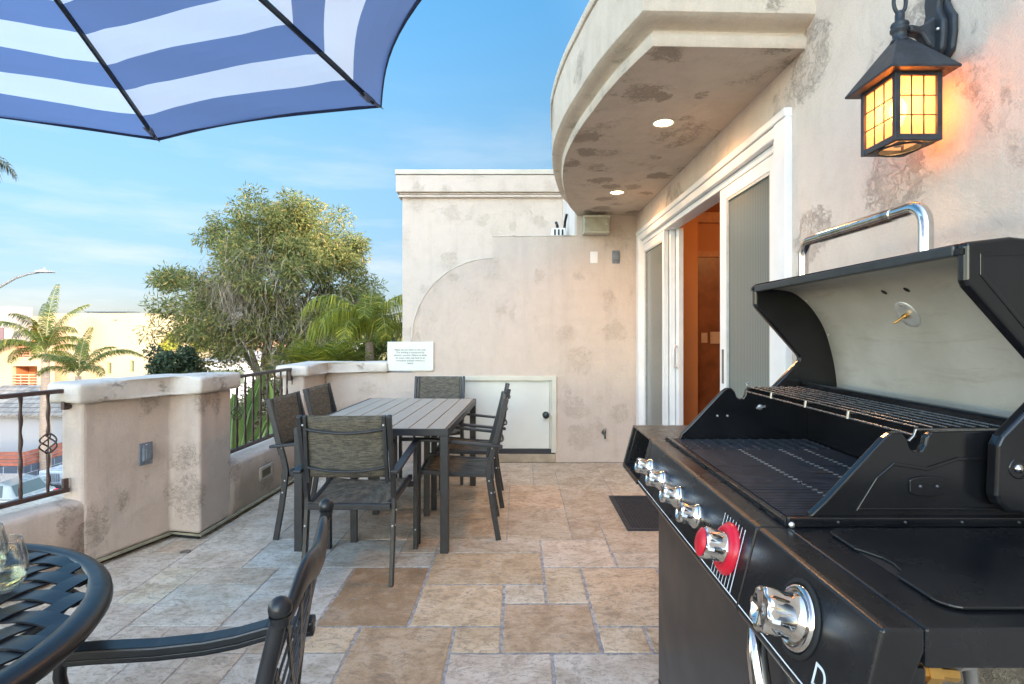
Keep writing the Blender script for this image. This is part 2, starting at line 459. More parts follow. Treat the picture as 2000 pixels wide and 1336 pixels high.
for j in range(J0, J1):
    for i in range(I0, I1):
        if (i, j) in cells: continue
        opts = [(2, 3), (3, 2), (2, 2), (2, 2), (2, 1), (1, 2), (1, 1)]
        random.shuffle(opts)
        opts.sort(key=lambda q: -q[0] * q[1] + random.random() * 4)
        for w, h in opts:
            if all((a, b) not in cells and a < I1 + 2 and b < J1 for a in range(i, i + w) for b in range(j, j + h)):
                x = GX0 + (i + w / 2) * GM; y = GY0 + (j + h / 2) * GN
                grey = max(0, min(1, (-0.55 - x) / 0.5 + 0.15))          # the left side is the unsealed grey stone
                tan = srgb(176, 159, 138) if y > 3.3 else srgb(184, 162, 136)
                gc = srgb(188, 170, 155)
                k = grey * (0.75 + 0.25 * random.random())
                v = 0.86 + 0.26 * random.random()
                c = tuple((tan[q] * (1 - k) + gc[q] * k) * v for q in range(3))
                if random.random() < 0.14: c = (c[0] * 1.06, c[1] * 0.95, c[2] * 0.86)
                put(i, j, w, h, c); break
vs = []; fs = []; cols_ = []
for (i, j, w, h, c) in tiles:
    near = (-0.5 < (j + 2.6) / 6.2 < 1.0) and i + w > -2.5
    gap = 0.0075 if (j < 4 and i >= -2) else 0.003
    x0 = GX0 + i * GM + gap; x1 = GX0 + (i + w) * GM - gap
    y0 = GY0 + j * GN + gap; y1 = GY0 + (j + h) * GN - gap
    dz = random.uniform(-0.0008, 0.0008)
    ring = []
    amp = 0.0028 if gap > .005 else 0.0012
    def seg_(ax, ay, bx, by):
        n = max(4, int(math.hypot(bx - ax, by - ay) / 0.02))
        for k in range(n):
            t = k / n
            ring.append((ax + (bx - ax) * t + random.uniform(-amp, amp), ay + (by - ay) * t + random.uniform(-amp, amp)))
    seg_(x0, y0, x1, y0); seg_(x1, y0, x1, y1); seg_(x1, y1, x0, y1); seg_(x0, y1, x0, y0)
    cx, cy = (x0 + x1) / 2, (y0 + y1) / 2
    b = len(vs); n = len(ring)
    inn = [(x + (cx - x) * 0.004 / max(.05, math.hypot(cx - x, cy - y)), y + (cy - y) * 0.004 / max(.05, math.hypot(cx - x, cy - y))) for x, y in ring]
    vs += [(x, y, -0.008) for x, y in ring] + [(x, y, -0.0022 + dz) for x, y in ring] + [(x, y, dz) for x, y in inn]
    for k in range(n):
        k2 = (k + 1) % n
        fs.append((b + k, b + k2, b + n + k2, b + n + k)); fs.append((b + n + k, b + n + k2, b + 2 * n + k2, b + 2 * n + k))
    fs.append([b + 2 * n + k for k in range(n)])
    cols_ += [c] * (2 * n + 1)
me = bpy.data.meshes.new('terrace_floor'); me.from_pydata(vs, [], fs)
at = me.color_attributes.new('tone', 'FLOAT_COLOR', 'CORNER')
buf = []
for p, c in zip(me.polygons, cols_): buf += [min(.75, (c[0] * .8 + c[1] * .2) * 1.46 + .02), min(.72, c[1] * 1.48 + .02), min(.66, (c[2] * .85 + c[1] * .15) * 1.44 + .015), 1.0] * p.loop_total
at.data.foreach_set('color', buf)
m = NT('travertine'); p = m.pos()
at_n = m.n('ShaderNodeAttribute', attribute_name='tone')
ps = m.pos(scale=(1, 2.0, 1))
a = m.noise(p, 5.5, 9, 0.72, 0.7); b_ = m.noise(p, 34, 8, 0.8); v_ = m.noise(ps, 11, 10, 0.82, 1.6); f_ = m.noise(p, 150, 5, .8)
c = m.mix(m.rng(a.outputs['Fac'], 0.42, 0.66, 0, 0.9), at_n.outputs['Color'], (0.60, 0.53, 0.45), 'MULTIPLY')
c = m.mix(m.rng(a.outputs['Fac'], 0.32, 0.48, 0.30, 0.0), c, (0.56, 0.53, 0.49))
c = m.mix(m.rng(v_.outputs['Fac'], 0.51, 0.57, 0, 0.55), c, (0.24, 0.19, 0.145))
c = m.mix(m.rng(v_.outputs['Fac'], 0.36, 0.45, 0.38, 0.0), c, (0.58, 0.55, 0.50))
c = m.mix(m.rng(b_.outputs['Fac'], 0.53, 0.62, 0, 0.45), c, (0.20, 0.165, 0.13))
c = m.mix(m.rng(f_.outputs['Fac'], 0.36, 0.46, 0.35, 0), c, (0.62, 0.60, 0.57))
vo = m.n('ShaderNodeTexVoronoi'); vo.inputs['Scale'].default_value = 85
m.l(ps, vo.inputs['Vector'])
pit = m.math('MULTIPLY', m.rng(vo.outputs['Distance'], 0.12, 0.26, 1, 0), m.rng(v_.outputs['Fac'], 0.48, 0.56))
c = m.mix(m.math('MULTIPLY', pit, 0.8), c, (0.09, 0.075, 0.06))
h = m.math('ADD', m.math('MULTIPLY', v_.outputs['Fac'], 0.7), m.math('MULTIPLY', pit, -0.5))
m.set(color=c, rough=m.rng(b_.outputs['Fac'], 0.3, 0.7, 0.50, 0.80), spec=0.35, normal=m.bump(h, 0.5, 0.008))
me.materials.append(m.mat)
m = NT('grout'); p = m.pos(); a = m.noise(p, 30, 5, 0.7); b_ = m.noise(p, 3, 3)
c = m.mix(m.rng(a.outputs['Fac'], 0.40, 0.62), (0.22, 0.23, 0.25), (0.58, 0.57, 0.56))
m.set(color=m.mix(m.rng(b_.outputs['Fac'], 0.35, 0.65, 0.1, 0.6), c, (0.30, 0.27, 0.24)), rough=0.95, normal=m.bump(a.outputs['Fac'], 0.6, 0.006))
me.materials.append(m.mat)
# grout bed as the underlying sheet of the same floor
bm = bmesh.new(); bm.from_mesh(me)
q = [bm.verts.new(v) for v in ((-3.6, -1.5, -.0035), (2.2, -1.5, -.0035), (2.2, 5.75, -.0035), (-3.6, 5.75, -.0035))]
f = bm.faces.new(q); f.material_index = 1
bm.to_mesh(me); bm.free()
o = bpy.data.objects.new('terrace_floor', me); col.objects.link(o); tag(o, None, None, kind='structure')

# ================================================================== PARAPET on the left and its return at the back
def xy(t): return t
P1 = (-2.206, 3.552); P2 = (-2.002, 3.509); P3 = (-1.987, 3.87)
dW = (0.3066, 0.9518); nW = (-0.9518, 0.3066)
E1 = (-2.372, 3.038)
def along(p, d, s): return (p[0] + d[0] * s, p[1] + d[1] * s)
TH = 0.17
E1o = along(E1, nW, TH)
S0 = along(E1, dW, -1.25); S0o = along(S0, nW, TH)
Z0 = along(E1, dW, -4.2); Z0o = along(Z0, nW, TH)
C1 = (-1.94, 5.06); C2 = (-1.925, 5.6)
seg_mid = [E1, E1o, (-2.39, 3.70), (-2.20, 3.88), P3, P2, P1]
seg_near = [Z0, Z0o, S0o, S0]
seg_corner = [C1, (-2.14, 5.06), (-2.14, 5.80), (-1.925, 5.80)]
def ccw(p):
    a = sum(p[i - 1][0] * p[i][1] - p[i][0] * p[i - 1][1] for i in range(len(p)))
    return p if a > 0 else p[::-1]
seg_mid, seg_near, seg_corner = ccw(seg_mid), ccw(seg_near), ccw(seg_corner)
pw = thing('parapet_wall', 'low stucco parapet wall with thick caps and railing gaps along the left of the terrace', 'wall', (P1[0], P1[1], 0))
WB, WT, CT = 0.035, 0.925, 1.03
b = MB()
for s_ in (seg_mid, seg_near, seg_corner): b.prism(s_, WB, WT)
b.build('wall_body', M_['stucco_left'], pw, bevel=0.022, seg=3)
def roughen(o, amp, sub=0.05):
    """uneven hand-trowelled edges: cut fine and push the vertices about with smooth noise"""
    from mathutils import noise as N
    me = o.data; bm = bmesh.new(); bm.from_mesh(me)
    bmesh.ops.remove_doubles(bm, verts=bm.verts, dist=1e-5)
    bmesh.ops.triangulate(bm, faces=[f for f in bm.faces if len(f.verts) > 4])
    for _ in range(7):
        es = [e for e in bm.edges if e.calc_length() > sub * 1.6]
        if not es: break
        bmesh.ops.subdivide_edges(bm, edges=es, cuts=1)
    bmesh.ops.triangulate(bm, faces=bm.faces)
    bm.normal_update()
    W = o.matrix_world
    base = Vector(o.get('_base', (0, 0, 0)))
    for v in bm.verts:
        p = v.co + base
        v.co += v.normal * (N.noise(p * 3.5) * amp + N.noise(p * 14) * amp * 0.5)
    bm.to_mesh(me); bm.free()
    for p in me.polygons: p.use_smooth = True
    me.update()
def cap_piece(poly, name, parent, z0, z1, mat, bev=0.024, amp=0.006):
    """prism with rounded edges, then roughened"""
    bm = bmesh.new(); base = Vector(parent['_base'])
    vb = [bm.verts.new(Vector((x, y, z0)) - base) for x, y in poly]; vt = [bm.verts.new(Vector((x, y, z1)) - base) for x, y in poly]
    bm.faces.new(vb[::-1]); bm.faces.new(vt); n = len(poly)
    for i in range(n): bm.faces.new((vb[i], vb[(i + 1) % n], vt[(i + 1) % n], vt[i]))
    bmesh.ops.bevel(bm, geom=list(bm.edges), offset=bev, segments=3, profile=0.5, affect='EDGES')
    me = bpy.data.meshes.new(name); bm.to_mesh(me); bm.free(); me.materials.append(mat)
    o = bpy.data.objects.new(name, me); col.objects.link(o); o.parent = parent; o['_w'] = 1; o['_base'] = parent['_base']
    roughen(o, amp, 0.045)
    return o
for s_ in (seg_mid, seg_near):
    cap_piece(ccw(offset_poly(s_, 0.048)), 'cap', pw, WT - .005, CT, M_['cap'], amp=.010)
# corner cap and back return as one L-shaped cap
BW = 5.6
cap_piece(ccw([(-1.89, 5.02), (-2.19, 5.02), (-2.19, 5.83), (-1.30, 5.83), (-1.30, 5.55), (-1.895, 5.55)]), 'cap', pw, 0.905, 1.005, M_['cap'])
# sills
sill1 = ccw([along(S0, dW, -.02), along(along(S0, dW, -.02), nW, TH - .004), along(along(E1, dW, .03), nW, TH - .004), along(E1, dW, .03)])
b = MB(); i1 = [(x - .003 * .9518, y + .003 * .3066) for x, y in sill1]
b.prism(i1, WB + .001, 0.39)
b.prism(ccw([(P3[0] - .003, 3.83), (-2.195, 3.83), (-2.195, 5.09), (C1[0] - .003, 5.09)]), WB + .001, 0.39)
so = b.build('sill', M_['stucco_left'], pw, bevel=0.0)
bm = bmesh.new(); bm.from_mesh(so.data)
bmesh.ops.bevel(bm, geom=[e for e in bm.edges if all(v.co.z > 0.3 for v in e.verts)], offset=0.03, segments=4, profile=0.5, affect='EDGES')
bm.to_mesh(so.data); bm.free(); roughen(so, 0.004, 0.05)
# weep screed strip and the dark joint under it
b = MB()
path = [Z0, P1, P2, P3, C1, C2]
fl = [(Z0[0] + .006, Z0[1]), (P1[0] + .004, P1[1] - .008), (P2[0] + .006, P2[1] - .008), (P3[0] + .008, P3[1]), (C1[0] + .008, C1[1]), (C2[0] + .008, C2[1])]
b.bar([(x, y, WB - .002) for x, y in fl], 0.022, 0.012)
b.build('base_flashing', M_['flashing'], pw)
b = MB()
b.prism(ccw([(Z0[0] - .02, Z0[1]), (P1[0] - .02, P1[1] + .02), (P2[0] - .02, P2[1] + .02), (P3[0] - .02, P3[1]), (C2[0] - .02, C2[1]), (-2.3, 5.7), Z0o]), -0.03, WB - .006)
b.build('base_joint', M_['black_matte'], pw)

# ================================================================== BACK WALL with arched shoulder and hatch
aw = thing('arched_stucco_wall', 'back stucco wall with curved shoulder and stepped top behind the dining table', 'wall', (-0.5, BW, 0))
arc = [(-0.257 - 0.81 * math.cos(PI / 2 * k / 14), 1.235 + 0.81 * math.sin(PI / 2 * k / 14)) for k in range(15)]
HX0, HX1, HZ0, HZ1 = -0.86, 0.372, 0.125, 0.855
out = [(-1.925, 0.0), (-1.925, 0.90), (-1.067, 0.90)] + arc + [(-0.257, 2.266), (0.586, 2.270), (0.586, 2.55), (1.187, 2.55), (1.187, 0.0),
       (HX1, 0), (HX1, HZ1), (HX0, HZ1), (HX0, 0)]
b = MB(); b.prism(out[::-1], BW, BW + 0.2, ax='y')
b.box2((HX0, BW + .10, 0), (HX1, BW + .2, HZ1))
b.build('wall_body', M_['stucco_back'], aw)
# thin worn lip along the top edge of the lower wall
lip = [(-1.067, BW + .1, 0.93)] + [(x, BW + .1, z + .004) for x, z in arc] + [(-0.257, BW + .1, 2.27), (0.586, BW + .1, 2.274)]
MB().bar(lip[:-2], 0.212, 0.012, up=(0, 0, 1)).build('top_lip', M_['cap'], aw, bevel=.004)
MB().bar(lip[-2:], 0.212, 0.014).build('top_lip', M_['cap'], aw, bevel=.004)
b = MB(); b.box2((HX0, BW - .012, 0.0), (HX1 + .004, BW + .1, 0.085)); b.build('step', simple('step_stone', (0.36, 0.30, 0.22), .85, 0, .25, 8, .2, 60), aw, bevel=.006)
b = MB(); b.box2((HX0, BW - .004, 0.086), (HX1 - .01, BW + .09, 0.134)); b.build('threshold', simple('navy_threshold', (0.018, 0.022, 0.035), .4), aw, bevel=.003)
b = MB()
for x0, x1, z0, z1 in ((HX0 - .035, HX0 + .01, .1, HZ1 - .03), (HX1 - .04, HX1 + .012, .10, HZ1 - .03), (HX0 - .035, HX1 + .012, HZ1 - .03, HZ1 + .012)):
    b.box2((x0, BW - .022, z0), (x1, BW + .05, z1))
for x0, x1, z0, z1 in ((HX1 - .058, HX1 - .041, .137, HZ1 - .046), (HX0 + .012, HX1 - .041, HZ1 - .045, HZ1 - .031)):
    b.box2((x0, BW - .010, z0), (x1, BW + .05, z1))
hd = MB().box2((HX0 + .012, BW + .004, .137), (HX1 - .06, BW + .04, HZ1 - .047)).build('hatch_door', M_['hatch'], aw, bevel=.002)
b.build('hatch_frame', M_['hatch_trim'], aw, bevel=.004)
MB().lathe([(.034, 0), (.034, .006), (.013, .012), (.012, .03), (.026, .038), (.031, .052), (.026, .066), (.001, .07)], (0.277, BW + .004, 0.475), (0, -1, 0)).build('knob', simple('bronze_knob', (.05, .07, .07), .35, .7), hd)
b = MB(); b.box2((HX1 - .046, BW - .028, .47), (HX1 - .03, BW - .02, .50)); b.build('latch', M_['bolt'], aw)
# sign
sg = thing('notice_board', 'pale green-white notice with printed house rules screwed to the back wall', 'sign', (-1.075, BW - .02, 0.92))
MB().box2((-1.308, BW - .022, .918), (-0.845, BW - .002, 1.210)).build('board', M_['sign'], sg, bevel=.006)
txt = "Please do not climb on the roof.\nThis building is monitored by\nexterior cameras. Failure to abide\nby house rules may lead to an\nimmediate eviction without a\nrefund."
Mx = Matrix.Translation((-1.078, BW - .0232, 1.062)) @ Matrix.Rotation(rad(90), 4, 'X')
text_mesh('lettering', txt, 0.0235, Mx, M_['ink'], sg, line=1.15, bold=0.0002, spacing=1.02)
for x in (-1.295, -0.858):
    for z in (.931, 1.197): MB().lathe([(.006, 0), (.005, .003), (.001, .004)], (x, BW - .022, z), (0, -1, 0), seg=10).build('screw', M_['bolt'], sg)

def plate(name, label, cat, cx, cz, w, h, mat, kind='blank', M=None):
    """cover plate on a wall, built in local space facing -Y, then placed by matrix M"""
    t = thing(name, label, cat, world=False)
    MB().box2((-w / 2, -.008, -h / 2), (w / 2, 0, h / 2)).build('plate', mat, t, bevel=.003)
    for z in (-h * .4, h * .4): MB().lathe([(.0045, 0), (.004, .002), (.0008, .0025)], (0, -.008, z), (0, -1, 0), seg=10).build('screw', M_['bolt'], t)
    if kind == 'cover':
        MB().box2((-w * .36, -.026, -h * .30), (w * .36, -.008, h * .30)).build('flip_cover', mat, t, bevel=.005)
        b = MB(); b.box2((-w * .2, -.031, -h * .22), (w * .2, -.026, h * .2)); b.box2((-w * .30, -.022, h * .31), (w * .30, -.010, h * .40)); b.build('hinge', mat, t, bevel=.003)
    t.matrix_world = M if M is not None else Matrix.Translation((cx, BW, cz))
    return t
sc_ = BW / 1090
plate('blank_plate', 'white blank plate on the back wall under the metal box', 'wall plate', (1160 - 1012) * sc_, 1.31 + (648 - 503) * sc_, .075, .118, M_['white_paint'])
plate('outlet_cover', 'grey weatherproof outlet cover high on the back wall near the sliding door', 'outlet', (1203 - 1012) * sc_, 1.31 + (648 - 502) * sc_, .078, .13, M_['grey_plastic'], 'cover')
# outlet on the left parapet wall1
px = 284 - 1012; t_ = None
# intersection of the sight line with the wall line
k = px / 1090
tt = (P1[0] - k * P1[1]) / (dW[0] - k * dW[1]); ox, oy = P1[0] - dW[0] * tt, P1[1] - dW[1] * tt
oz = 1.31 - (886 - 648) * oy / 1090
Mo = Matrix.Translation((ox, oy, oz)) @ Matrix.Rotation(math.atan2(dW[1], dW[0]), 4, 'Z') 
plate('outlet_cover', 'blue-grey outlet cover on the left parapet between the railing gaps', 'outlet', 0, 0, .085, .135, M_['grey_plastic'], 'cover', Mo)
# step light in the low part of the parapet
lx = lambda y: -1.987 - .003 + (C1[0] + 1.987) * (y - 3.87) / (5.06 - 3.87)
yl = 4.35
sl = thing('step_light', 'small recessed step light low in the parapet below the railing', 'light fitting', (lx(yl), yl, 0.22))
b = MB(); 
for (a, c2) in (((-.004, -.10, -.05), (.014, .10, -.032)), ((-.004, -.10, .032), (.014, .10, .05)), ((-.004, -.10, -.032), (.014, -.078, .032)), ((-.004, .078, -.032), (.014, .10, .032))):
    b.box2([a[0] + lx(yl), a[1] + yl, a[2] + .22], [c2[0] + lx(yl), c2[1] + yl, c2[2] + .22])
b.build('trim_frame', simple('tan_trim', (.42, .38, .32), .6), sl, bevel=.003)
b = MB(); b.box2((lx(yl) - .006, yl - .078, .188), (lx(yl) + .005, yl + .078, .252))
for k in range(3): b.box2((lx(yl) + .005, yl - .075, .197 + k * .02), (lx(yl) + .010, yl + .075, .203 + k * .02))
b.build('louvre', simple('olive_lens', (.12, .11, .055), .5), sl)
# metal box under the soffit
mb = thing('junction_box', 'weathered metal electrical box mounted under the soffit corner', 'electrical box', (.77, BW, 2.28))
MB().box2((.645, BW - .16, 2.285), (.89, BW, 2.44)).build('housing', M_['zinc_box'], mb, bevel=.008)
bxm = simple('box_edge', (.5, .5, .42), .5, .2)
MB().box2((.640, BW - .172, 2.425), (.895, BW, 2.447)).build('lid_flange', bxm, mb, bevel=.003); MB().box2((.640, BW - .170, 2.276), (.893, BW, 2.288)).build('lid_flange', bxm, mb, bevel=.003)
MB().lathe([(.008, 0), (.007, .004), (.001, .005)], (.862, BW - .16, 2.36), (0, -1, 0), seg=12).build('screw', M_['bolt'], mb)
# hose bib
hb = thing('hose_bib', 'small bronze hose tap low on the back wall beside the hatch', 'tap', (.86, BW, .28))
MB().lathe([(.024, 0), (.022, .006), (.009, .008), (.009, .05)], (.86, BW, .30), (0, -1, 0), seg=14).tube([(.86, BW - .045, .305), (.86, BW - .06, .285), (.862, BW - .075, .25)], .011).build('spout', simple('old_bronze', (.09, .10, .08), .5, .5), hb)
MB().tube([(.86, BW - .03, .305), (.86, BW - .03, .335)], .005).lathe([(.018, 0), (.022, .004), (.018, .008)], (.86, BW - .03, .333), seg=12).build('handle', simple('handle_metal', (.3, .3, .27), .5, .5), hb)
# drain cover in the floor by the parapet corner
dd = (-(1012 - 362) * (1427.9 / (1078 - 648)) / 1090, 1427.9 / (1078 - 648))
o = MB().lathe([(.03, -.002), (.03, .0035), (.026, .004), (.024, .002), (.001, .002)], (dd[0], dd[1], 0)).build('floor_drain', simple('drain_metal', (.22, .19, .16), .5, .5), off=None)
tag(o, 'small round drain cover set in the paving by the parapet corner', 'drain')

# ================================================================== NEIGHBOURING BLOCK behind
NB = 7.5; ns = NB / 1090
nbx0 = (786 - 1012) * ns; top_ = 1.31 + (648 - 334) * ns
nb = thing('neighbouring_block', 'taller flat-roofed stucco block with banded cornice rising behind the arched wall', 'building', (0, NB, 0))
b = MB(); b.box2((nbx0, NB, GZ), (9, NB + 6, 1.31 + (648 - 387) * ns)); b.build('wall', M_['stucco_back'], nb)
b = MB()
def band(z0, z1, o_): b.box2((nbx0 - o_, NB - o_, z0), (9, NB + 6 + o_, z1))
zc = lambda y: 1.31 + (648 - y) * ns
b.box2((nbx0 - .05, NB - .05, zc(387)), (9, NB + 6.05, zc(382))); band(zc(381), zc(377.5), .035); band(zc(377.5), zc(344.5), .075)
b.build('cornice', M_['stucco_back'], nb, bevel=.012)
b = MB(); band(zc(343.7), zc(334), .085); b.build('coping', simple('coping_tan', (.55, .50, .42), .7, 0, .1, 4), nb, bevel=.008)
MB().box2((nbx0 - .07, NB - .07, zc(344.4)), (9, NB + 6, zc(343.8))).build('coping_joint', M_['black_matte'], nb)
# small bay with curved mouldings on the far left corner
b = MB(); cx, cy = nbx0 + .12, NB + 1.1
for r0, r1, z0, z1 in ((.26, .27, 2.92, 3.15), (.27, .20, 2.84, 2.92), (.20, .22, 2.74, 2.83), (.22, .10, 2.62, 2.74), (.1, .16, 2.58, 2.6), (.16, .16, 2.53, 2.58)):
    b.lathe([(r0 * 1.25 if z1 > 2.6 else r0 * 1.9, z1), (r1 * 1.25 if z1 > 2.6 else r1 * 1.9, z0)], (cx, cy, 0), seg=28)
b.build('corner_corbel', M_['cap'], nb)
MB().box2((nbx0 - .12, NB + .6, 1.95), (nbx0, NB + .75, 2.30)).build('wall_lamp', simple('lamp_housing', (.3, .3, .28), .5), nb, bevel=.04)

# low white cabinet and conduit seen above the step of the wall
ub = thing('utility_cabinet', 'small white louvred cabinet peeking above the step of the back wall', 'cabinet', (.42, 6.6, 1.4))
us = 6.6 / 1090
b = MB(); b.box2((.395, 6.6, 1.4), (.56, 6.8, 1.31 + (648 - 445) * us)); b.build('casing', M_['white_paint'], ub, bevel=.01)
b = MB()
for k in range(3): b.box2((.425 + .045 * k, 6.592, 2.2), (.445 + .045 * k, 6.6, 1.31 + (648 - 448) * us))
b.build('slot', M_['black_matte'], ub)
MB().tube([(.47, 6.7, 2.5), (.47, 6.68, 2.58), (.45, 6.6, 2.60)], .018).tube([(.55, 6.7, 2.5), (.56, 6.66, 2.62), (.575, 6.6, 2.70)], .016).build('camera_head', M_['black_satin'], ub)

# ================================================================== HOUSE on the right
HX = 1.187
hs = thing('house', 'stucco house with curved overhang and white sliding door along the right side', 'house', (HX, 2.2, 0))
DY0, DY1, DZ = 2.46, 5.44, 2.25
out = [(-14, GZ), (-14, 8.0), (5.6, 8.0), (5.6, 4.6), (7.45, 4.6), (7.45, 2.62), (5.6, 2.62), (5.6, 0.0), (DY1, 0.0), (DY1, DZ), (DY0, DZ), (DY0, -0.004), (5.6, -0.004), (5.6, GZ)]  # unseen height and hidden stretch past the back corner are shaped to block sun
b = MB(); b.prism(out, HX, HX + .22, ax='x')
b.build('wall', M_['stucco_house'], hs)
b = MB(); b.box2((.60, 5.81, -3), (.80, 7.49, 3.1)); b.build('side_return', simple('pale_siding', (.72, .68, .65), .8, 0, .1, 6, .3, 60), hs)
b = MB(); b.box2((-1.9, -1.4, GZ), (9, 5.6, -.05)); b.build('lower_storey', M_['stucco_left'], hs)

# --- overhang: plan outline swept with a moulding profile
pl = [(1.187, 2.306), (.551, 2.285), (.508, 2.429), (.462, 2.60), (.424, 2.784), (.392, 2.98), (.360, 3.18), (.336, 3.40), (.322, 3.608), (.316, 3.82), (.326, 4.05), (.342, 4.28), (.368, 4.50), (.40, 4.74), (.438, 4.98), (.485, 5.227), (.55, 5.45), (.586, 5.60)]
# refine the curve (Catmull-Rom) except its straight front
ref = [pl[0], pl[1]]
for i in range(2, len(pl) - 1):
    p0, p1, p2, p3 = [Vector(pl[max(1, min(len(pl) - 1, q))]) for q in (i - 2, i - 1, i, i + 1)]
    for k in range(1, 4):
        t = k / 3
        ref.append(tuple(0.5 * ((2 * p1) + (p2 - p0) * t + (2 * p0 - 5 * p1 + 4 * p2 - p3) * t * t + (3 * p1 - p0 - 3 * p2 + p3) * t ** 3)))
ref.append(pl[-1])
def off_path(path, d):
    out = []
    for i, p in enumerate(path):
        a = Vector(path[i]) - Vector(path[i - 1]) if i > 0 else None
        c = Vector(path[i + 1]) - Vector(path[i]) if i < len(path) - 1 else None
        if a is None: a = c
        if c is None: c = a
        a.normalize(); c.normalize()
        na = Vector((a.y, -a.x)) * -1; nc = Vector((c.y, -c.x)) * -1
        m = na + nc; m = m / m.dot(na)
        out.append((p[0] + -m.x * d * -1 * -1 * -1, p[1] + m.y * d) if False else (p[0] + m.x * d, p[1] + m.y * d))
    return out
# which side is outward: test on the curve's middle
tst = off_path(ref, 0.05); sgn = 1 if tst[len(ref) // 2][0] < ref[len(ref) // 2][0] else -1
SZ = 2.48
prof = [(0.0, SZ), (.006, SZ + .012), (.010, SZ + .03), (.006, SZ + .048), (-.006, SZ + .055), (-.008, SZ + .066), (.0, SZ + .074), (.03, SZ + .08), (.062, SZ + .088), (.078, SZ + .10), (.080, SZ + .118), (.080, 2.865), (.073, 2.868), (.073, 2.872), (.088, 2.876), (.092, 2.885), (.092, 2.915), (.085, 2.925)]
vs = []; fs = []; NPR = len(prof)
rows = []
for d, z in prof:
    pth = off_path(ref, sgn * d)
    pth[0] = (HX, pth[0][1]); pth[-1] = (pth[-1][0], min(pth[-1][1], 5.6))
    pth = [(x, min(y, 5.62 if z > SZ + .07 else 5.6)) for x, y in pth]
    rows.append([(x, y, z) for x, y in pth])
n = len(ref)
for r in rows: vs += r
for r in range(NPR - 1):
    for k in range(n - 1): fs.append((r * n + k, r * n + k + 1, (r + 1) * n + k + 1, (r + 1) * n + k))
ov = MB().add(vs, fs, 0, True)
# top deck
tp = rows[-1]; ov.add([(x, y, z) for x, y, z in tp] + [(HX, 5.6, tp[0][2])], [list(range(n + 1))], 0, False)
oo = ov.build('overhang_fascia', stucco('stucco_fascia', (0.68, 0.595, 0.50), (0.27, 0.22, 0.165), 2.6, .05, .28, .7, .5, (.52, .44, .35), .7), hs)
for p in oo.data.polygons: p.use_smooth = True
md = oo.modifiers.new('e', 'EDGE_SPLIT'); md.split_angle = rad(40)
# soffit with two round holes would need cuts: the lights sit 4 mm proud instead
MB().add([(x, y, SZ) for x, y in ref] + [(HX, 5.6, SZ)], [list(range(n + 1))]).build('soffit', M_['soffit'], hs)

def downlight(x, y, label):
    t = thing('recessed_light', label, 'ceiling light', (x, y, SZ), group='downlights in the soffit', world=False)
    MB().lathe([(.068, -.001), (.068, -.006), (.062, -.009), (.050, -.004), (.049, .0)], seg=32, caps=False).build('trim_ring', M_['hatch_trim'], t)
    e = NT('downlight_lens'); e.set(color=(.9, .8, .6)); e.b.inputs['Emission Color'].default_value = (1, .62, .32, 1); e.b.inputs['Emission Strength'].default_value = 9
    MB().lathe([(.050, -.0045), (.001, -.0045)], seg=32, caps=False).build('lens', e.mat, t)
    ld = bpy.data.lights.new('downlight', 'SPOT'); ld.energy = 14; ld.color = (1, .50, .20); ld.spot_size = rad(165); ld.spot_blend = .9; ld.shadow_soft_size = .045
    lo = bpy.data.objects.new('bulb_light', ld); col.objects.link(lo); lo.parent = t; lo.location = (0, 0, -.02)
    return t
downlight(.812, 3.118, 'lit recessed light in the soffit nearer the lantern')
downlight(.827, 4.671, 'lit recessed light in the soffit nearer the back wall')

# --- sliding door
sd = thing('sliding_door', 'white vinyl sliding glass door half open under the curved overhang', 'door', (HX, 3.9, 0))
WP = M_['white_paint']
b = MB()
def yz(y0, y1, z0, z1, x0, x1): b.box2((x0, y0, z0), (x1, y1, z1))
# outer brickmould trim
yz(2.418, 2.53, 0, 2.245, HX - .030, HX + .10); yz(5.37, 5.475, 0, 2.245, HX - .030, HX + .10); yz(2.418, 5.475, 2.245, 2.285, HX - .034, HX + .10)
yz(2.53, 5.37, 2.19, 2.245, HX - .022, HX + .12)
yz(2.53, 2.575, 0, 2.19, HX - .012, HX + .12)
yz(2.575, 5.37, 2.15, 2.19, HX + .010, HX + .12)
b.build('frame', WP, sd, bevel=.006)
b = MB(); b.box2((HX - .02, 2.45, -.002), (HX + .14, 5.44, .03)); b.box2((HX + .02, 2.45, .03), (HX + .03, 5.44, .045)); b.build('track', simple('sill_metal', (.4, .4, .4), .4, .6), sd)
gl = NT('screened_glass'); p = gl.pos()
wv = gl.n('ShaderNodeTexWave', wave_type='BANDS', bands_direction='Y'); wv.inputs['Scale'].default_value = 16; wv.inputs['Distortion'].default_value = 1.2; wv.inputs['Detail'].default_value = 1; wv.inputs['Detail Scale'].default_value = .6
gl.l(p, wv.inputs['Vector'])
nz = gl.noise(p, 1.1, 3)
gc = gl.mix(gl.rng(wv.outputs['Fac'], .2, .8), (.085, .105, .098), (.145, .17, .158))
gc = gl.mix(gl.rng(nz.outputs['Fac'], .35, .65, 0, .4), gc, (.085, .105, .10))
gl.set(color=gc, rough=.18, spec=.6)
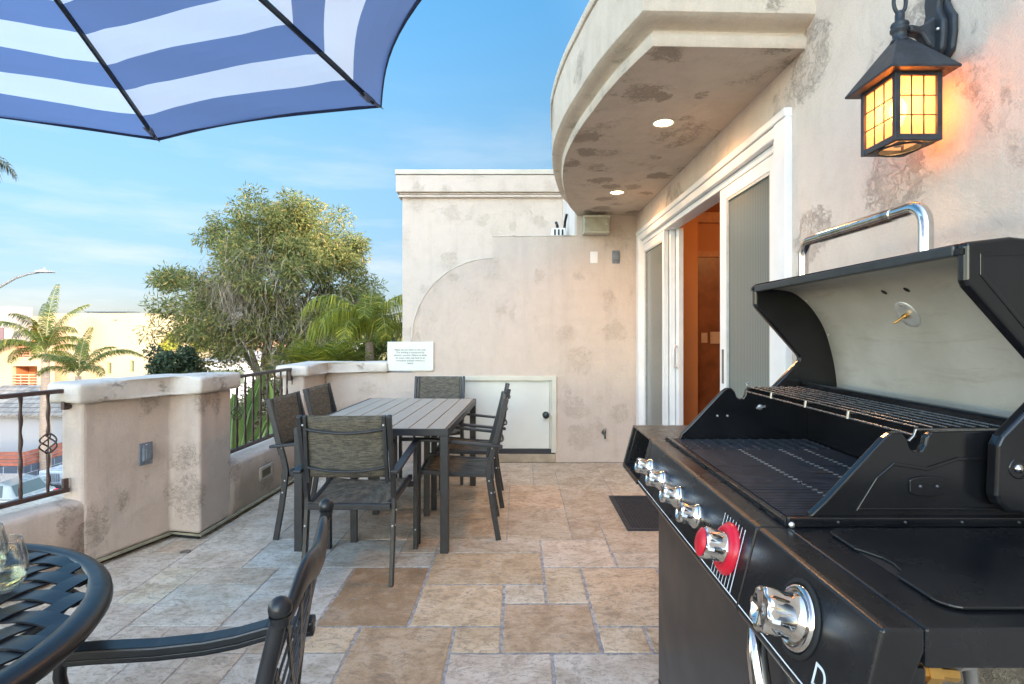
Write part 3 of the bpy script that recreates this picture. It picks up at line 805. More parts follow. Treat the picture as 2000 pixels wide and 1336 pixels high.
def leaf(y0, y1, x, st, name='door_panel', glass=True):
    """one framed leaf between y0 and y1 with stiles st"""
    f = MB()
    f.box2((x, y0, .03), (x + .04, y0 + st, 2.15)); f.box2((x, y1 - st, .03), (x + .04, y1, 2.15))
    f.box2((x, y0 + st, 2.08), (x + .04, y1 - st, 2.15)); f.box2((x, y0 + st, .03), (x + .04, y1 - st, .13))
    o = f.build(name, WP, sd, bevel=.004)
    g2 = MB(); g2.box2((x + .014, y0 + st, .13), (x + .022, y1 - st, 2.08)); g2.build('glass', gl.mat, o)
    g3 = MB()
    for a, c2 in ((y0 + st, y0 + st + .012), (y1 - st - .012, y1 - st)): g3.box2((x + .004, a, .13), (x + .013, c2, 2.08))
    g3.box2((x + .004, y0 + st + .012, 2.066), (x + .013, y1 - st - .012, 2.08)); g3.build('gasket', simple('gasket', (.45, .47, .45), .6), o)
    return o
p1 = leaf(2.575, 3.335, HX + .018, .10)
p2 = leaf(4.62, 5.37, HX + .018, .05)
p3 = leaf(4.585, 5.30, HX + .064, .20)        # sliding leaf pushed back behind the fixed one
p4 = leaf(4.505, 5.28, HX + .108, .20)
p5 = leaf(2.60, 3.36, HX + .064, .10)
# handle on the slid leaf
b = MB()
hy = 4.53; hz = 1.31 + (648 - 697) * hy / 1090
b.box2((HX + .100, hy - .018, hz - .10), (HX + .108, hy + .03, hz + .10))
b.tube([(HX + .10, hy - .0, hz - .085), (HX + .075, hy - .03, hz - .085), (HX + .065, hy - .04, hz - .06), (HX + .065, hy - .04, hz + .06), (HX + .075, hy - .03, hz + .085), (HX + .10, hy - .0, hz + .085)], .010, 10)
b.build('handle', WP, p4, bevel=.003)
b = MB(); b.box2((HX + .010, 3.27, hz - .1), (HX + .018, 3.283, hz + .1)); b.build('latch', simple('latch_metal', (.2, .17, .14), .4, .6), p1)

# --- lit room behind the door
warm = simple('warm_room_paint', (.50, .22, .085), .85, 0, .06, 3)
rm = MB()
RX = 4.2
rm.box2((RX, -1, 0), (RX + .1, 7.4, 2.6)); rm.box2((HX + .22, 5.62, 0), (RX, 5.72, 2.6)); rm.box2((HX + .22, .4, 0), (RX, .5, 2.6))
rm.box2((HX + .22, .5, 2.5), (RX, 5.62, 2.6))
rm.build('interior_wall', warm, hs)
rm = MB(); rm.box2((HX + .22, .5, -.04), (RX, 5.62, .0)); rm.build('interior_floor', simple('room_floor', (.16, .07, .03), .4), hs)
rm = MB(); rm.box2((HX + .25, 5.605, 0.001), (RX, 5.62, .12)); rm.build('baseboard', simple('baseboard', (.6, .38, .2), .5), hs)
rm = MB(); rm.box2((1.84, 5.602, 1.20), (1.90, 5.609, 1.30)); rm.box2((1.93, 5.60, 1.19), (2.04, 5.609, 1.31)); rm.build('switch_plate', simple('switch_plate', (.55, .36, .22), .5), hs)
rm = MB(); rm.box2((HX + .30, 5.30, .0), (HX + .52, 5.60, 2.5)); rm.build('interior_pier', warm, hs)
rm = MB(); rm.box2((1.74, 5.595, .12), (1.80, 5.62, 2.12)); rm.box2((1.80, 5.595, 2.06), (2.9, 5.62, 2.12)); rm.box2((HX + .22, 5.56, 2.40), (RX, 5.62, 2.5)); rm.build('interior_trim', simple('interior_trim', (.46, .22, .10), .6), hs)
rm = MB(); rm.box2((1.80, 5.61, .12), (2.9, 5.618, 2.06)); rm.build('interior_door', simple('walnut_door', (.22, .075, .025), .4, 0, .35, 5), hs)
ld = bpy.data.lights.new('room_lamp', 'POINT'); ld.energy = 5.5; ld.color = (1, .48, .17); ld.shadow_soft_size = .12
cl_ = MB().lathe([(.001, 0), (.12, .02), (.16, .06), (.16, .08)], (2.3, 4.3, 2.42), seg=24)
ec = NT('room_lamp_glass'); ec.set(color=(.9, .7, .5)); ec.b.inputs['Emission Color'].default_value = (1, .6, .3, 1); ec.b.inputs['Emission Strength'].default_value = 4
cl_.build('ceiling_lamp', ec.mat, hs)
lo = bpy.data.objects.new('room_lamp_light', ld); col.objects.link(lo); lo.location = (2.3 - HX, 4.3 - 2.2, 2.32); lo.parent = hs

# ================================================================== WALL LANTERN
LY0, LY1, LX0, LX1, LZ0, LZ1 = 1.485, 1.636, 1.004, 1.130, 1.822, 2.010
wl = thing('wall_lantern', 'lit black iron lantern with small panes on the right-hand wall', 'wall lamp', (HX, 1.56, 1.82))
LI = M_['lamp_iron']; lcx, lcy = (LX0 + LX1) / 2, (LY0 + LY1) / 2
b = MB(); w_ = .014
taper = lambda z: 1.0
for x in (LX0, LX1 - w_):
    for y in (LY0, LY1 - w_): b.box2((x, y, LZ0), (x + w_, y + w_, LZ1))
for z0, z1 in ((LZ0, LZ0 + .016), (LZ1 - .016, LZ1)):
    b.box2((LX0 + w_, LY0 + .001, z0), (LX1 - w_, LY0 + .012, z1)); b.box2((LX0 + w_, LY1 - .012, z0), (LX1 - w_, LY1 - .001, z1))
    b.box2((LX0 + .001, LY0 + w_, z0), (LX0 + .012, LY1 - w_, z1)); b.box2((LX1 - .012, LY0 + w_, z0), (LX1 - .001, LY1 - w_, z1))
# base plate with a round opening
pb = [(LX0 + .002, LY0 + .002), (LX1 - .002, LY0 + .002), (LX1 - .002, LY1 - .002), (LX0 + .002, LY1 - .002)]
ring = [(lcx + .050 * math.cos(2 * PI * k / 32 - 3 * PI / 4), lcy + .060 * math.sin(2 * PI * k / 32 - 3 * PI / 4)) for k in range(32)]
vs = [(x, y, LZ0 - .003) for x, y in pb] + [(x, y, LZ0 - .003) for x, y in ring]; fs = []
for q in range(4):
    for k in range(8): fs.append((q, 4 + q * 8 + k, 4 + (q * 8 + k + 1) % 32))
    fs.append((q, 4 + (q * 8 + 8) % 32, (q + 1) % 4))
b.add(vs, fs)
b.tube([(x, y, LZ0 - .002) for x, y in ring], .0035, 8, closed=True)
b.box2((lcx - .004, lcy - .06, LZ0 - .008), (lcx + .004, lcy + .06, LZ0 - .004)) if False else None
b.build('cage', LI, wl, bevel=.0025)
b = MB(); mz0, mz1 = LZ0 + .016, LZ1 - .016
for k in (1, 2):
    x = LX0 + w_ + (LX1 - LX0 - 2 * w_) * k / 3; y = LY0 + w_ + (LY1 - LY0 - 2 * w_) * k / 3; z = mz0 + (mz1 - mz0) * k / 3
    for yy in (LY0 + .004, LY1 - .006): b.box2((x - .0015, yy, mz0), (x + .0015, yy + .003, mz1)); b.box2((LX0 + w_, yy + .0005, z - .0015), (LX1 - w_, yy + .0035, z + .0015))
    for xx in (LX0 + .004, LX1 - .006): b.box2((xx, y - .0015, mz0), (xx + .003, y + .0015, mz1)); b.box2((xx + .0005, LY0 + w_, z - .0015), (xx + .0035, LY1 - w_, z + .0015))
b.build('glazing_bars', LI, wl)
# amber panes: translucent, faintly glowing glass
pm = bpy.data.materials.new('amber_glass'); pm.use_nodes = True; t = pm.node_tree
for n_ in list(t.nodes): t.nodes.remove(n_)
o_ = t.nodes.new('ShaderNodeOutputMaterial'); tr = t.nodes.new('ShaderNodeBsdfTransparent'); tr.inputs['Color'].default_value = (1, .66, .34, 1)
tl = t.nodes.new('ShaderNodeBsdfTranslucent'); tl.inputs['Color'].default_value = (.60, .38, .24, 1)
em = t.nodes.new('ShaderNodeEmission'); em.inputs['Color'].default_value = (1, .50, .24, 1); em.inputs['Strength'].default_value = .16
mx = t.nodes.new('ShaderNodeMixShader'); mx.inputs[0].default_value = .55; ad = t.nodes.new('ShaderNodeAddShader')
t.links.new(tr.outputs[0], mx.inputs[1]); t.links.new(tl.outputs[0], mx.inputs[2]); t.links.new(mx.outputs[0], ad.inputs[0]); t.links.new(em.outputs[0], ad.inputs[1]); t.links.new(ad.outputs[0], o_.inputs[0])
for k, (a, c2) in enumerate((((LX0 + w_, LY0 + .008, mz0), (LX1 - w_, LY0 + .0095, mz1)), ((LX0 + w_, LY1 - .0095, mz0), (LX1 - w_, LY1 - .008, mz1)), ((LX0 + .008, LY0 + w_, mz0), (LX0 + .0095, LY1 - w_, mz1)), ((LX1 - .0095, LY0 + w_, mz0), (LX1 - .008, LY1 - w_, mz1)))):
    MB().box2(a, c2).build('pane', pm, wl)
# roof
b = MB(); ev = .030; rz0, rz1 = 2.003, 2.125
e0 = [(LX0 - ev, LY0 - ev), (LX1 + ev - .002, LY0 - ev), (LX1 + ev - .002, LY1 + ev), (LX0 - ev, LY1 + ev)]
t0 = [(lcx - .016, lcy - .016), (lcx + .016, lcy - .016), (lcx + .016, lcy + .016), (lcx - .016, lcy + .016)]
vs = [(x, y, rz0) for x, y in e0] + [(x, y, rz0 + .006) for x, y in e0] + [(x, y, rz1) for x, y in t0]
fs = [(0, 3, 2, 1)] + [(k, (k + 1) % 4, 4 + (k + 1) % 4, 4 + k) for k in range(4)] + [(4 + k, 4 + (k + 1) % 4, 8 + (k + 1) % 4, 8 + k) for k in range(4)] + [(8, 9, 10, 11)]
b.add(vs, fs); b.build('roof', LI, wl, bevel=.002)
MB().lathe([(.024, 2.118), (.022, 2.125), (.017, 2.130), (.019, 2.145), (.024, 2.150), (.024, 2.156), (.019, 2.160), (.023, 2.166), (.021, 2.172), (.012, 2.178), (.012, 2.196), (.010, 2.205), (.001, 2.208)], (lcx, lcy, 0)).build('finial', LI, wl)
b = MB(); b.tube([(lcx + .017 * math.cos(q * PI / 12) * 1.0, lcy, 2.232 + .032 * math.sin(q * PI / 12)) for q in range(24)], .0052, 10, closed=True); b.build('hanging_ring', LI, wl)
# arm and backplate
b = MB()
prof2 = [(lcx + .018, 2.165), (lcx + .05, 2.158), (HX - .05, 2.170), (HX - .03, 2.19), (HX - .012, 2.20), (HX - .012, 2.07), (HX - .03, 2.09), (HX - .05, 2.105), (lcx + .05, 2.135), (lcx + .018, 2.142)]
b.prism(prof2[::-1], lcy - .016, lcy + .016, ax='y'); b.build('arm', LI, wl, bevel=.008, seg=3)
b = MB()
bp = [(-.028, 2.055), (.028, 2.055), (.052, 2.075), (.060, 2.12), (.060, 2.165), (.045, 2.19), (.034, 2.215), (.040, 2.25), (.028, 2.31), (-.028, 2.31), (-.040, 2.25), (-.034, 2.215), (-.045, 2.19), (-.060, 2.165), (-.060, 2.12), (-.052, 2.075)]
b.prism([(y + lcy, z) for y, z in bp], HX - .016, HX, ax='x'); bp2 = [(y * .72, 2.13 + (z - 2.13) * .86) for y, z in bp]
b.prism([(y + lcy, z) for y, z in bp2], HX - .034, HX - .014, ax='x')
b.build('backplate', LI, wl, bevel=.007, seg=3)
MB().ball((HX - .036, lcy - .03, 2.14), .005).build('screw', M_['bolt'], wl)
be = NT('bulb_glass'); be.set(color=(1, .8, .5)); be.b.inputs['Emission Color'].default_value = (1, .66, .28, 1); be.b.inputs['Emission Strength'].default_value = 22
MB().lathe([(.001, 1.965), (.012, 1.955), (.0215, 1.935), (.021, 1.915), (.012, 1.895), (.010, 1.88)], (lcx - .008, lcy - .005, 0)).build('bulb', be.mat, wl)
MB().lathe([(.011, 1.88), (.011, 1.826)], (lcx - .008, lcy - .005, 0)).build('candle_tube', simple('candle_tube', (.6, .45, .3), .6), wl)
ld = bpy.data.lights.new('lantern_light', 'POINT'); ld.energy = 3.0; ld.color = (1, .42, .12); ld.shadow_soft_size = .03
lo = bpy.data.objects.new('bulb_light', ld); col.objects.link(lo); lo.parent = wl; lo.location = (lcx - .008 - HX, lcy - .005 - 1.56, 1.93 - 1.82)

# ================================================================== RAILINGS
def railing(name, label, a, b_, ztop, zbot, spacing, basket_idx, th_top=.03, end_a=False, end_b=True, first=0.06):
    """wrought-iron railing between plan points a and b"""
    t = thing(name, label, 'railing', (a[0], a[1], zbot))
    A = Vector((a[0], a[1], 0)); B = Vector((b_[0], b_[1], 0)); d = (B - A).normalized(); Ln = (B - A).length
    nrm = Vector((-d.y, d.x, 0))
    iron = M_['rail_iron']
    P = lambda s, z: tuple(A + d * s + Vector((0, 0, z)))
    MB().bar([P(0, ztop - .011), P(Ln, ztop - .011)], .040, .022).build('top_rail', iron, t, bevel=.004)
    MB().bar([P(0, zbot + .012), P(Ln, zbot + .012)], .032, .024).build('bottom_rail', iron, t, bevel=.004)
    n = 0; s = first
    while s < Ln - .03:
        m = MB(); pts = []; rs = []
        has = n in basket_idx; zc = (ztop + zbot) / 2 + .0
        N_ = 26
        for k in range(N_ + 1):
            z = zbot + .022 + (ztop - .022 - zbot - .022) * k / N_
            r = .0085 + .0018 * math.sin(k * 2.1 + n) * (1 if k % 2 else -1)
            if has and abs(z - zc) < .045: r = .0035
            pts.append(P(s + .0015 * math.sin(k * 1.3 + n * 2), z)); rs.append(r)
        m.tube(pts, rs, 6)
        bo = m.build('baluster', iron, t)
        if has:
            w = MB()
            for q in range(4):
                pp = []
                for k in range(13):
                    u = k / 12; rr = .036 * math.sin(PI * u) ** .75 + .004; an = q * PI / 2 + u * PI * 1.1
                    pp.append(tuple(Vector(P(s, zc - .055 + .11 * u)) + d * rr * math.cos(an) + nrm * rr * math.sin(an)))
                w.tube(pp, .0042, 6)
            w.build('basket', iron, bo)
        s += spacing; n += 1
    for flag, s_ in ((end_a, .014), (end_b, Ln - .014)):
        if not flag: continue
        MB().bar([P(s_, ztop - .115), P(s_, ztop - .022)], .030, .030, up=tuple(nrm)).build('end_post', iron, t, bevel=.003)
        MB().bar([P(s_, ztop - .10), P(s_ + (.045 if s_ > .1 else -.045), ztop - .10)], .026, .018).bar([P(s_ + (.04 if s_ > .1 else -.04), ztop - .10), P(s_ + (.04 if s_ > .1 else -.04), ztop - .155)], .022, .022, up=tuple(nrm)).build('bracket', iron, t, bevel=.002)
        MB().bar([P(s_, zbot + .024), P(s_, zbot + .075)], .026, .02, up=tuple(nrm)).build('bracket', iron, t, bevel=.002)
    return t
ra = along(along(S0, dW, .0), nW, TH * .55); rb = along(along(E1, dW, -.012), nW, TH * .55)
railing('iron_railing', 'brown iron railing nearest the camera above the parked cars', ra, rb, 1.0, .435, .127, (2, 5, 8), first=Vector((rb[0] - ra[0], rb[1] - ra[1])).length - .098 - .127 * 8)
railing('iron_railing', 'brown iron railing in front of the large banana leaves', (-2.10, 3.885), (-2.055, 5.045), .985, .425, .117, (2, 6), first=.03)

# ================================================================== DINING TABLE
FA = M_['frame_alu']
tx, ty, tr_ = -0.848, 4.055, rad(-2.0)
dt_ = thing('dining_table', 'rectangular patio table with taupe slatted top and charcoal legs', 'table', (tx, ty, 0), tr_, world=False)
TW, TL, THt = .925, 1.50, .737
b = MB()
sl_m = simple('slat_composite', (.35, .315, .26), .55, 0, .12, 14, .12, 160, obj=True)
gap = .008; sw = (TW - .030 - gap * 9) / 8
for k in range(8):
    x = -TW / 2 + .015 + gap + k * (sw + gap) + sw / 2
    for y0, y1 in ((-TL / 2 + .016, -.0015), (.0015, TL / 2 - .016)): b.box2((x - sw / 2, y0, THt - .012), (x + sw / 2, y1, THt))
b.build('slatted_top', sl_m, dt_, bevel=.0012)
MB().box2((-TW / 2 + .02, -TL / 2 + .02, THt - .02), (TW / 2 - .02, TL / 2 - .02, THt - .0135)).build('underlay', M_['black_matte'], dt_)
b = MB()
b.box2((-TW / 2, -TL / 2, THt - .042), (TW / 2, -TL / 2 + .015, THt - .001)); b.box2((-TW / 2, TL / 2 - .015, THt - .042), (TW / 2, TL / 2, THt - .001))
b.box2((-TW / 2, -TL / 2 + .015, THt - .042), (-TW / 2 + .015, TL / 2 - .015, THt - .001)); b.box2((TW / 2 - .015, -TL / 2 + .015, THt - .042), (TW / 2, TL / 2 - .015, THt - .001))
b.build('apron', FA, dt_, bevel=.002)
for x in (-1, 1):
    for y in (-1, 1): MB().box2((x * TW / 2 - x * .001, y * TL / 2 - y * .001, 0), (x * TW / 2 - x * .050, y * TL / 2 - y * .050, THt - .043)).build('leg', FA, dt_, bevel=.003)
MB().box2((-TW / 2 + .05, -.02, THt - .055), (TW / 2 - .05, .02, THt - .021)).build('cross_beam', FA, dt_)

# ================================================================== SLING CHAIRS (local: faces +Y, origin on the floor under the seat)
def weave(name, c1, c2, c3):
    m = NT(name); p = m.pos(True)
    def lines(sc3, s):
        mp_ = m.n('ShaderNodeMapping'); mp_.inputs['Scale'].default_value = sc3; m.l(p, mp_.inputs['Vector']); return m.noise(mp_.outputs['Vector'], s, 2, .6)
    a = lines((14, 1, 180), 1.6); c = lines((240, 14, 3), 1.6); d = lines((14, 200, 3), 1.6)
    k = m.mix(m.rng(a.outputs['Fac'], .40, .62), c1, c2)
    k = m.mix(m.rng(c.outputs['Fac'], .45, .68, 0, .8), k, c3)
    k = m.mix(m.rng(d.outputs['Fac'], .50, .70, 0, .7), k, c2)
    f = m.noise(p, 520, 2); k = m.mix(m.rng(f.outputs['Fac'], .42, .6, 0, .55), k, (.012, .012, .012))
    k = m.mix(.15, k, c1)
    return m.set(color=k, rough=.7, spec=.3, normal=m.bump(f.outputs['Fac'], .5, .002))
sling = weave('woven_sling', (.060, .056, .048), (.24, .21, .155), (.13, .122, .105))
def make_chair():
    t = thing('sling_chair', None, 'chair', world=False)
    wr, wf = .455, .525          # spacing of rear and front legs
    for sx in (-1, 1):
        x = sx * wr / 2
        pts = [(x, -.250, 0), (x, -.215, .20), (x, -.190, .38), (x, -.186, .44), (x, -.198, .50), (x, -.225, .60), (x, -.262, .74), (x, -.298, .885)]
        m = MB(); m.bar([(p[0], p[1], p[2]) for p in pts], .022, .034, up=(0, 1, 0)); m.build('rear_leg', FA, t, bevel=.003)
        m = MB(); m.bar([(sx * wf / 2, .253, 0), (sx * wf / 2, .250, .635)], .025, .042, up=(0, 1, 0)); m.build('front_leg', FA, t, bevel=.003)
        m = MB(); m.bar([(sx * (wr / 2 + .022), -.275, .592), (sx * (wr / 2 + .026), -.20, .600), (sx * (wf / 2 + .002), .16, .640), (sx * (wf / 2 + .001), .275, .645)], .042, .018); m.build('armrest', FA, t, bevel=.005)
        m = MB(); m.bar([(sx * (wr / 2 - .024), -.228, .53), (sx * (wr / 2 - .024), -.262, .66), (sx * (wr / 2 - .026), -.290, .885)], .020, .026, up=(0, 1, 0)); m.build('back_tube', FA, t, bevel=.004)
        m = MB(); m.bar([(sx * (wr / 2 - .022), -.205, .405), (sx * (wr / 2 - .005), .05, .418), (sx * (wr / 2 + .006), .235, .440)], .024, .028); m.build('seat_rail', FA, t, bevel=.004)
        bo = []
        for (y, z) in ((-.205, .30), (-.19, .375), (-.23, .58)): bo.append(MB().lathe([(.006, 0), (.005, .003), (.001, .004)], (x + sx * .011, y + (.02 if z > .5 else .0), z), (sx, 0, 0), seg=8))
        for (y, z) in ((-.230 - .02, .30), (-.222, .36), (-.318, .84)): bo.append(MB().lathe([(.006, 0), (.005, .003), (.001, .004)], (x - (sx * .024 if z > .8 else 0), y + (.028 if z < .8 else .0), z), (0, -1, 0), seg=8))
        bo.append(MB().lathe([(.006, 0), (.005, .003), (.001, .004)], (sx * wf / 2, .232, .12), (0, -1, 0), seg=8))
        for q in bo: q.build('bolt', M_['bolt'], t)
    m = MB(); m.box2((-wr / 2 + .012, -.222, .382), (wr / 2 - .012, -.196, .412)); m.build('cross_rail', FA, t, bevel=.003)
    m = MB(); m.box2((-wf / 2 + .013, .238, .375), (wf / 2 - .013, .262, .405)); m.build('cross_rail', FA, t, bevel=.003)
    # slings: gently curved sheets
    def sheet(pf, nu, nv, name):
        vs = []; fs = []
        for i in range(nu + 1):
            for j in range(nv + 1): vs.append(pf(i / nu, j / nv))
        for i in range(nu):
            for j in range(nv): fs.append((i * (nv + 1) + j, (i + 1) * (nv + 1) + j, (i + 1) * (nv + 1) + j + 1, i * (nv + 1) + j + 1))
        m = MB().add(vs, fs, 0, True); o = m.build(name, sling, t)
        md = o.modifiers.new('solid', 'SOLIDIFY'); md.thickness = .0025; md.offset = 0
        return o
    sheet(lambda u, v: ((u - .5) * (.44 + .025 * v), -.205 + .44 * v, .418 + .03 * v ** 2 - .016 * (1 - (2 * u - 1) ** 2) - (.022 * max(0, v - .93) / .07 if v > .93 else 0)), 14, 14, 'seat_sling')
    sheet(lambda u, v: ((u - .5) * .405, -.238 - .05 * v - .022 * (1 - (2 * u - 1) ** 2) * 0.6, .560 + .325 * v), 14, 10, 'back_sling')
    for z, yb in ((.615, -.258), (.815, -.284)):
        m = MB(); m.tube([(x / 10 * (wr / 2 - .03), yb - .022 * (1 - (x / 10) ** 2) - .004, z - .018 * (1 - (x / 10) ** 2)) for x in range(-10, 11)], .0075, 8); m.build('back_bar', FA, t)
    return t
ch0 = make_chair()
spots = [  # x, y, heading (0 = faces +Y)
    (-.881, 3.123, rad(0), 'charcoal sling chair with its back to the camera at the near end of the table'),
    (-1.275, 3.74, rad(-90), 'sling chair on the parapet side of the table, nearer the camera'),
    (-1.285, 4.38, rad(-92), 'sling chair on the parapet side of the table, further from the camera'),
    (-.385, 3.725, rad(93), 'sling chair seen side on at the right of the table, nearer the camera'),
    (-.375, 4.37, rad(92), 'sling chair at the right of the table, half hidden behind the nearer one'),
    (-.745, 5.03, rad(180), 'sling chair at the far end of the table in front of the back wall')]
for i, (x, y, a, lb) in enumerate(spots):
    c = ch0 if i == 0 else copy_tree(ch0)
    c.location = (x, y, 0); c.rotation_euler = (0, 0, a); tag(c, lb, 'chair', 'sling chairs round the dining table')

# ================================================================== ROUND CAST TABLE, CAST CHAIR, GLASSES
CA = M_['cast_alu']
rx, ry, RR, RH = -1.455, .985, .600, .720
rt = thing('round_table', 'round dark cast-aluminium table with woven strap top at the lower left', 'table', (rx, ry, 0), world=False)
b = MB()
prof = [(RR - .050, RH - .004), (RR - .048, RH - .001), (RR - .030, RH + .001), (RR - .012, RH - .004), (RR - .002, RH - .015), (RR, RH - .028), (RR - .008, RH - .040), (RR - .03, RH - .045), (RR - .050, RH - .030), (RR - .050, RH - .004)]
b.lathe(prof, seg=96, caps=False); b.build('rim', CA, rt)
b = MB(); rot = rad(-10)
def strap(th, off_, phase):
    R_ = RR - .048; half = math.sqrt(max(0, R_ * R_ - off_ * off_)); w = .047
    n = max(6, int(2 * half / .012)); pts = []
    c_, s_ = math.cos(th), math.sin(th)
    for k in range(n + 1):
        u = -half + 2 * half * k / n
        z = RH - .0065 + .0038 * math.cos((u / .0835) * PI + phase)
        pts.append((u * c_ - off_ * s_, u * s_ + off_ * c_, z))
    b.bar(pts, w, .004)
N_ = 6
for k in range(-N_, N_ + 1):
    o_ = k * .0835
    if abs(o_) < RR - .07: strap(rot, o_, PI * (k % 2)); strap(rot + PI / 2, o_, PI * ((k + 1) % 2))
b.build('woven_top', CA, rt)
b = MB(); b.lathe([(.03, RH - .05), (.03, RH + .002), (.036, RH + .004), (.036, RH + .007), (.024, RH + .007), (.024, RH - .05)], seg=24); b.build('parasol_collar', CA, rt)
for q in range(4):
    a = q * PI / 2 + rad(45)
    pts = [(r * math.cos(a), r * math.sin(a), z) for r, z in ((RR - .07, RH - .04), (RR - .12, RH - .10), (.30, .52), (.24, .36), (.30, .20), (.40, .06), (.46, .012))]
    MB().tube(pts, .016, 10).build('leg', CA, rt)
MB().tube([(.25 * math.cos(k * PI / 12), .25 * math.sin(k * PI / 12), .37) for k in range(24)], .010, 8, closed=True).build('stretcher_ring', CA, rt)

cc = thing('cast_chair', 'dark cast-aluminium armchair with lattice back seen edge on in the foreground', 'chair', (-.62, 1.1, 0))
# back lies in the plane through the two top balls
B1 = Vector((-.468, 1.362, .885)); B2 = Vector((-.366, .858, .885))
ac = (B2 - B1).normalized()                # along the back
fw = Vector((ac.y, -ac.x, 0))               # out of the back
if fw.x > 0: fw = -fw                       # fw points to the seat (towards the table)
def post(B): return [B - Vector((0, 0, .010)), B + fw * .020 - Vector((0, 0, .10)), B + fw * .058 - Vector((0, 0, .28)), B + fw * .075 - Vector((0, 0, .44)), B + fw * .06 - Vector((0, 0, .62)), B + fw * .03 - Vector((0, 0, .885))]
for B in (B1, B2):
    MB().tube(post(B), [.0125, .0132, .0138, .0138, .013, .012], 14).build('back_post', CA, cc)
    m = MB(); m.ball(B, .0180, seg=20); m.lathe([(.0138, -.026), (.0145, -.019), (.0168, -.010)], B, (0, 0, 1), seg=16, caps=False); m.build('ball_finial', CA, cc)
m = MB(); pts = []
for k in range(21):
    u = k / 20
    pts.append(B1 + (B2 - B1) * (.03 + .94 * u) - fw * (.017 * math.sin(PI * u)) + Vector((0, 0, -.020 + .020 * math.sin(PI * u) - .010 * math.cos(4 * PI * u))))
m2 = MB()
# blade-like top rail, flat outer face, tapering to the balls
vs = []; fs = []; n = len(pts)
for k, p in enumerate(pts):
    u = k / (n - 1); hh = .012 + .020 * math.sin(PI * u); ww = .0075 + .006 * math.sin(PI * u)
    for q in range(12):
        a = 2 * PI * q / 12
        vs.append(p + fw * ww * math.cos(a) + Vector((0, 0, 1)) * (hh * math.sin(a) - hh * .45))
for k in range(n - 1):
    for q in range(12): fs.append((k * 12 + q, k * 12 + (q + 1) % 12, (k + 1) * 12 + (q + 1) % 12, (k + 1) * 12 + q))
m2.add(vs, fs, 0, True); m2.build('top_rail', CA, cc)
m = MB()
def bk(u, v):
    """point on the curved back: u along, v down"""
    bow = .014 * math.sin(PI * u)
    d_ = .47 * v
    lean = .02 * v / .2 if v < .2 else .02 + (v - .2) * .08
    return B1 + (B2 - B1) * (.05 + .90 * u) - fw * bow + fw * lean - Vector((0, 0, .045 + d_))
for s_ in (-1, 1):
    for k in range(-6, 13):
        pp = []
        for q in range(25):
            v = q / 24; u = (k / 6.0) + s_ * v * .9 - (0 if s_ < 0 else .9) + (.45)
            if 0 <= u <= 1: pp.append(bk(u, v))
        if len(pp) > 3: m.bar(pp, .0045, .017, up=tuple(ac))
m.build('lattice', CA, cc)
bl = [bk(u / 10, 1.0) for u in range(11)]; MB().bar(bl, .012, .028).build('lower_rail', CA, cc, bevel=.003)
# armrests with front legs
for B, sg_ in ((B1, 1), (B2, -1)):
    out = -ac * sg_
    Bs = B - out * .048 - Vector((0, 0, .258)) + fw * .055
    path = [Bs - fw * .035, Bs + fw * .0, Bs + fw * .07 + Vector((0, 0, .0)), Bs + fw * .13 + Vector((0, 0, -.012)) + out * .0, Bs + fw * .20 + Vector((0, 0, -.019)) + out * .0, Bs + fw * .30 + Vector((0, 0, -.020)) + out * .0, Bs + fw * .42 + Vector((0, 0, -.012)) - out * .002, Bs + fw * .475 + Vector((0, 0, -.010)) - out * .004]
    m = MB(); m.bar(path, .046, .022); m.bar([p - Vector((0, 0, .018)) for p in path], .030, .016)
    m.build('armrest', CA, cc, bevel=.0045)
    E = path[-1]
    leg = [E - fw * .006 - Vector((0, 0, .006)), E + fw * .010 - Vector((0, 0, .025)), E + fw * .012 - Vector((0, 0, .05)), E + fw * .004 - Vector((0, 0, .09)), E - fw * .022 - Vector((0, 0, .14)), E - fw * .055 - Vector((0, 0, .20)), E - fw * .065 - Vector((0, 0, .26)), Vector((E.x, E.y, .20)) - fw * .03, Vector((E.x, E.y, .0)) + fw * .01]
    MB().tube(leg, .0125, 12).build('front_leg', CA, cc)
# seat (below the frame of the picture)
m = MB(); sa = B1 + fw * .08; sb = B2 + fw * .08
for k in range(9):
    u = k / 8; a_ = sa.lerp(sb, u); m.bar([Vector((a_.x, a_.y, .43)), Vector((a_.x, a_.y, .425)) + fw * .2, Vector((a_.x, a_.y, .435)) + fw * .42], .030, .005)
for k in range(8):
    u = k / 7; p = fw * (.42 * u); m.bar([Vector((sa.x, sa.y, .436)) + p, Vector((sb.x, sb.y, .436)) + p], .028, .005)
m.build('seat', CA, cc)

gm_ = bpy.data.materials.new('clear_glass'); gm_.use_nodes = True; t = gm_.node_tree    # thin-walled glass
t.nodes.remove(t.nodes['Principled BSDF'])
tr = t.nodes.new('ShaderNodeBsdfTransparent'); tr.inputs['Color'].default_value = (.96, .97, .97, 1); gs = t.nodes.new('ShaderNodeBsdfGlossy'); gs.inputs['Roughness'].default_value = .02
lw = t.nodes.new('ShaderNodeLayerWeight'); lw.inputs['Blend'].default_value = .30; mx = t.nodes.new('ShaderNodeMixShader')
t.links.new(lw.outputs['Facing'], mx.inputs[0]); t.links.new(tr.outputs[0], mx.inputs[1]); t.links.new(gs.outputs[0], mx.inputs[2]); t.links.new(mx.outputs[0], t.nodes['Material Output'].inputs['Surface'])
wm_ = bpy.data.materials.new('white_wine'); wm_.use_nodes = True; bs = wm_.node_tree.nodes['Principled BSDF']
bs.inputs['Transmission Weight'].default_value = 1; bs.inputs['Roughness'].default_value = .0; bs.inputs['IOR'].default_value = 1.33; bs.inputs['Base Color'].default_value = (.98, .94, .70, 1)
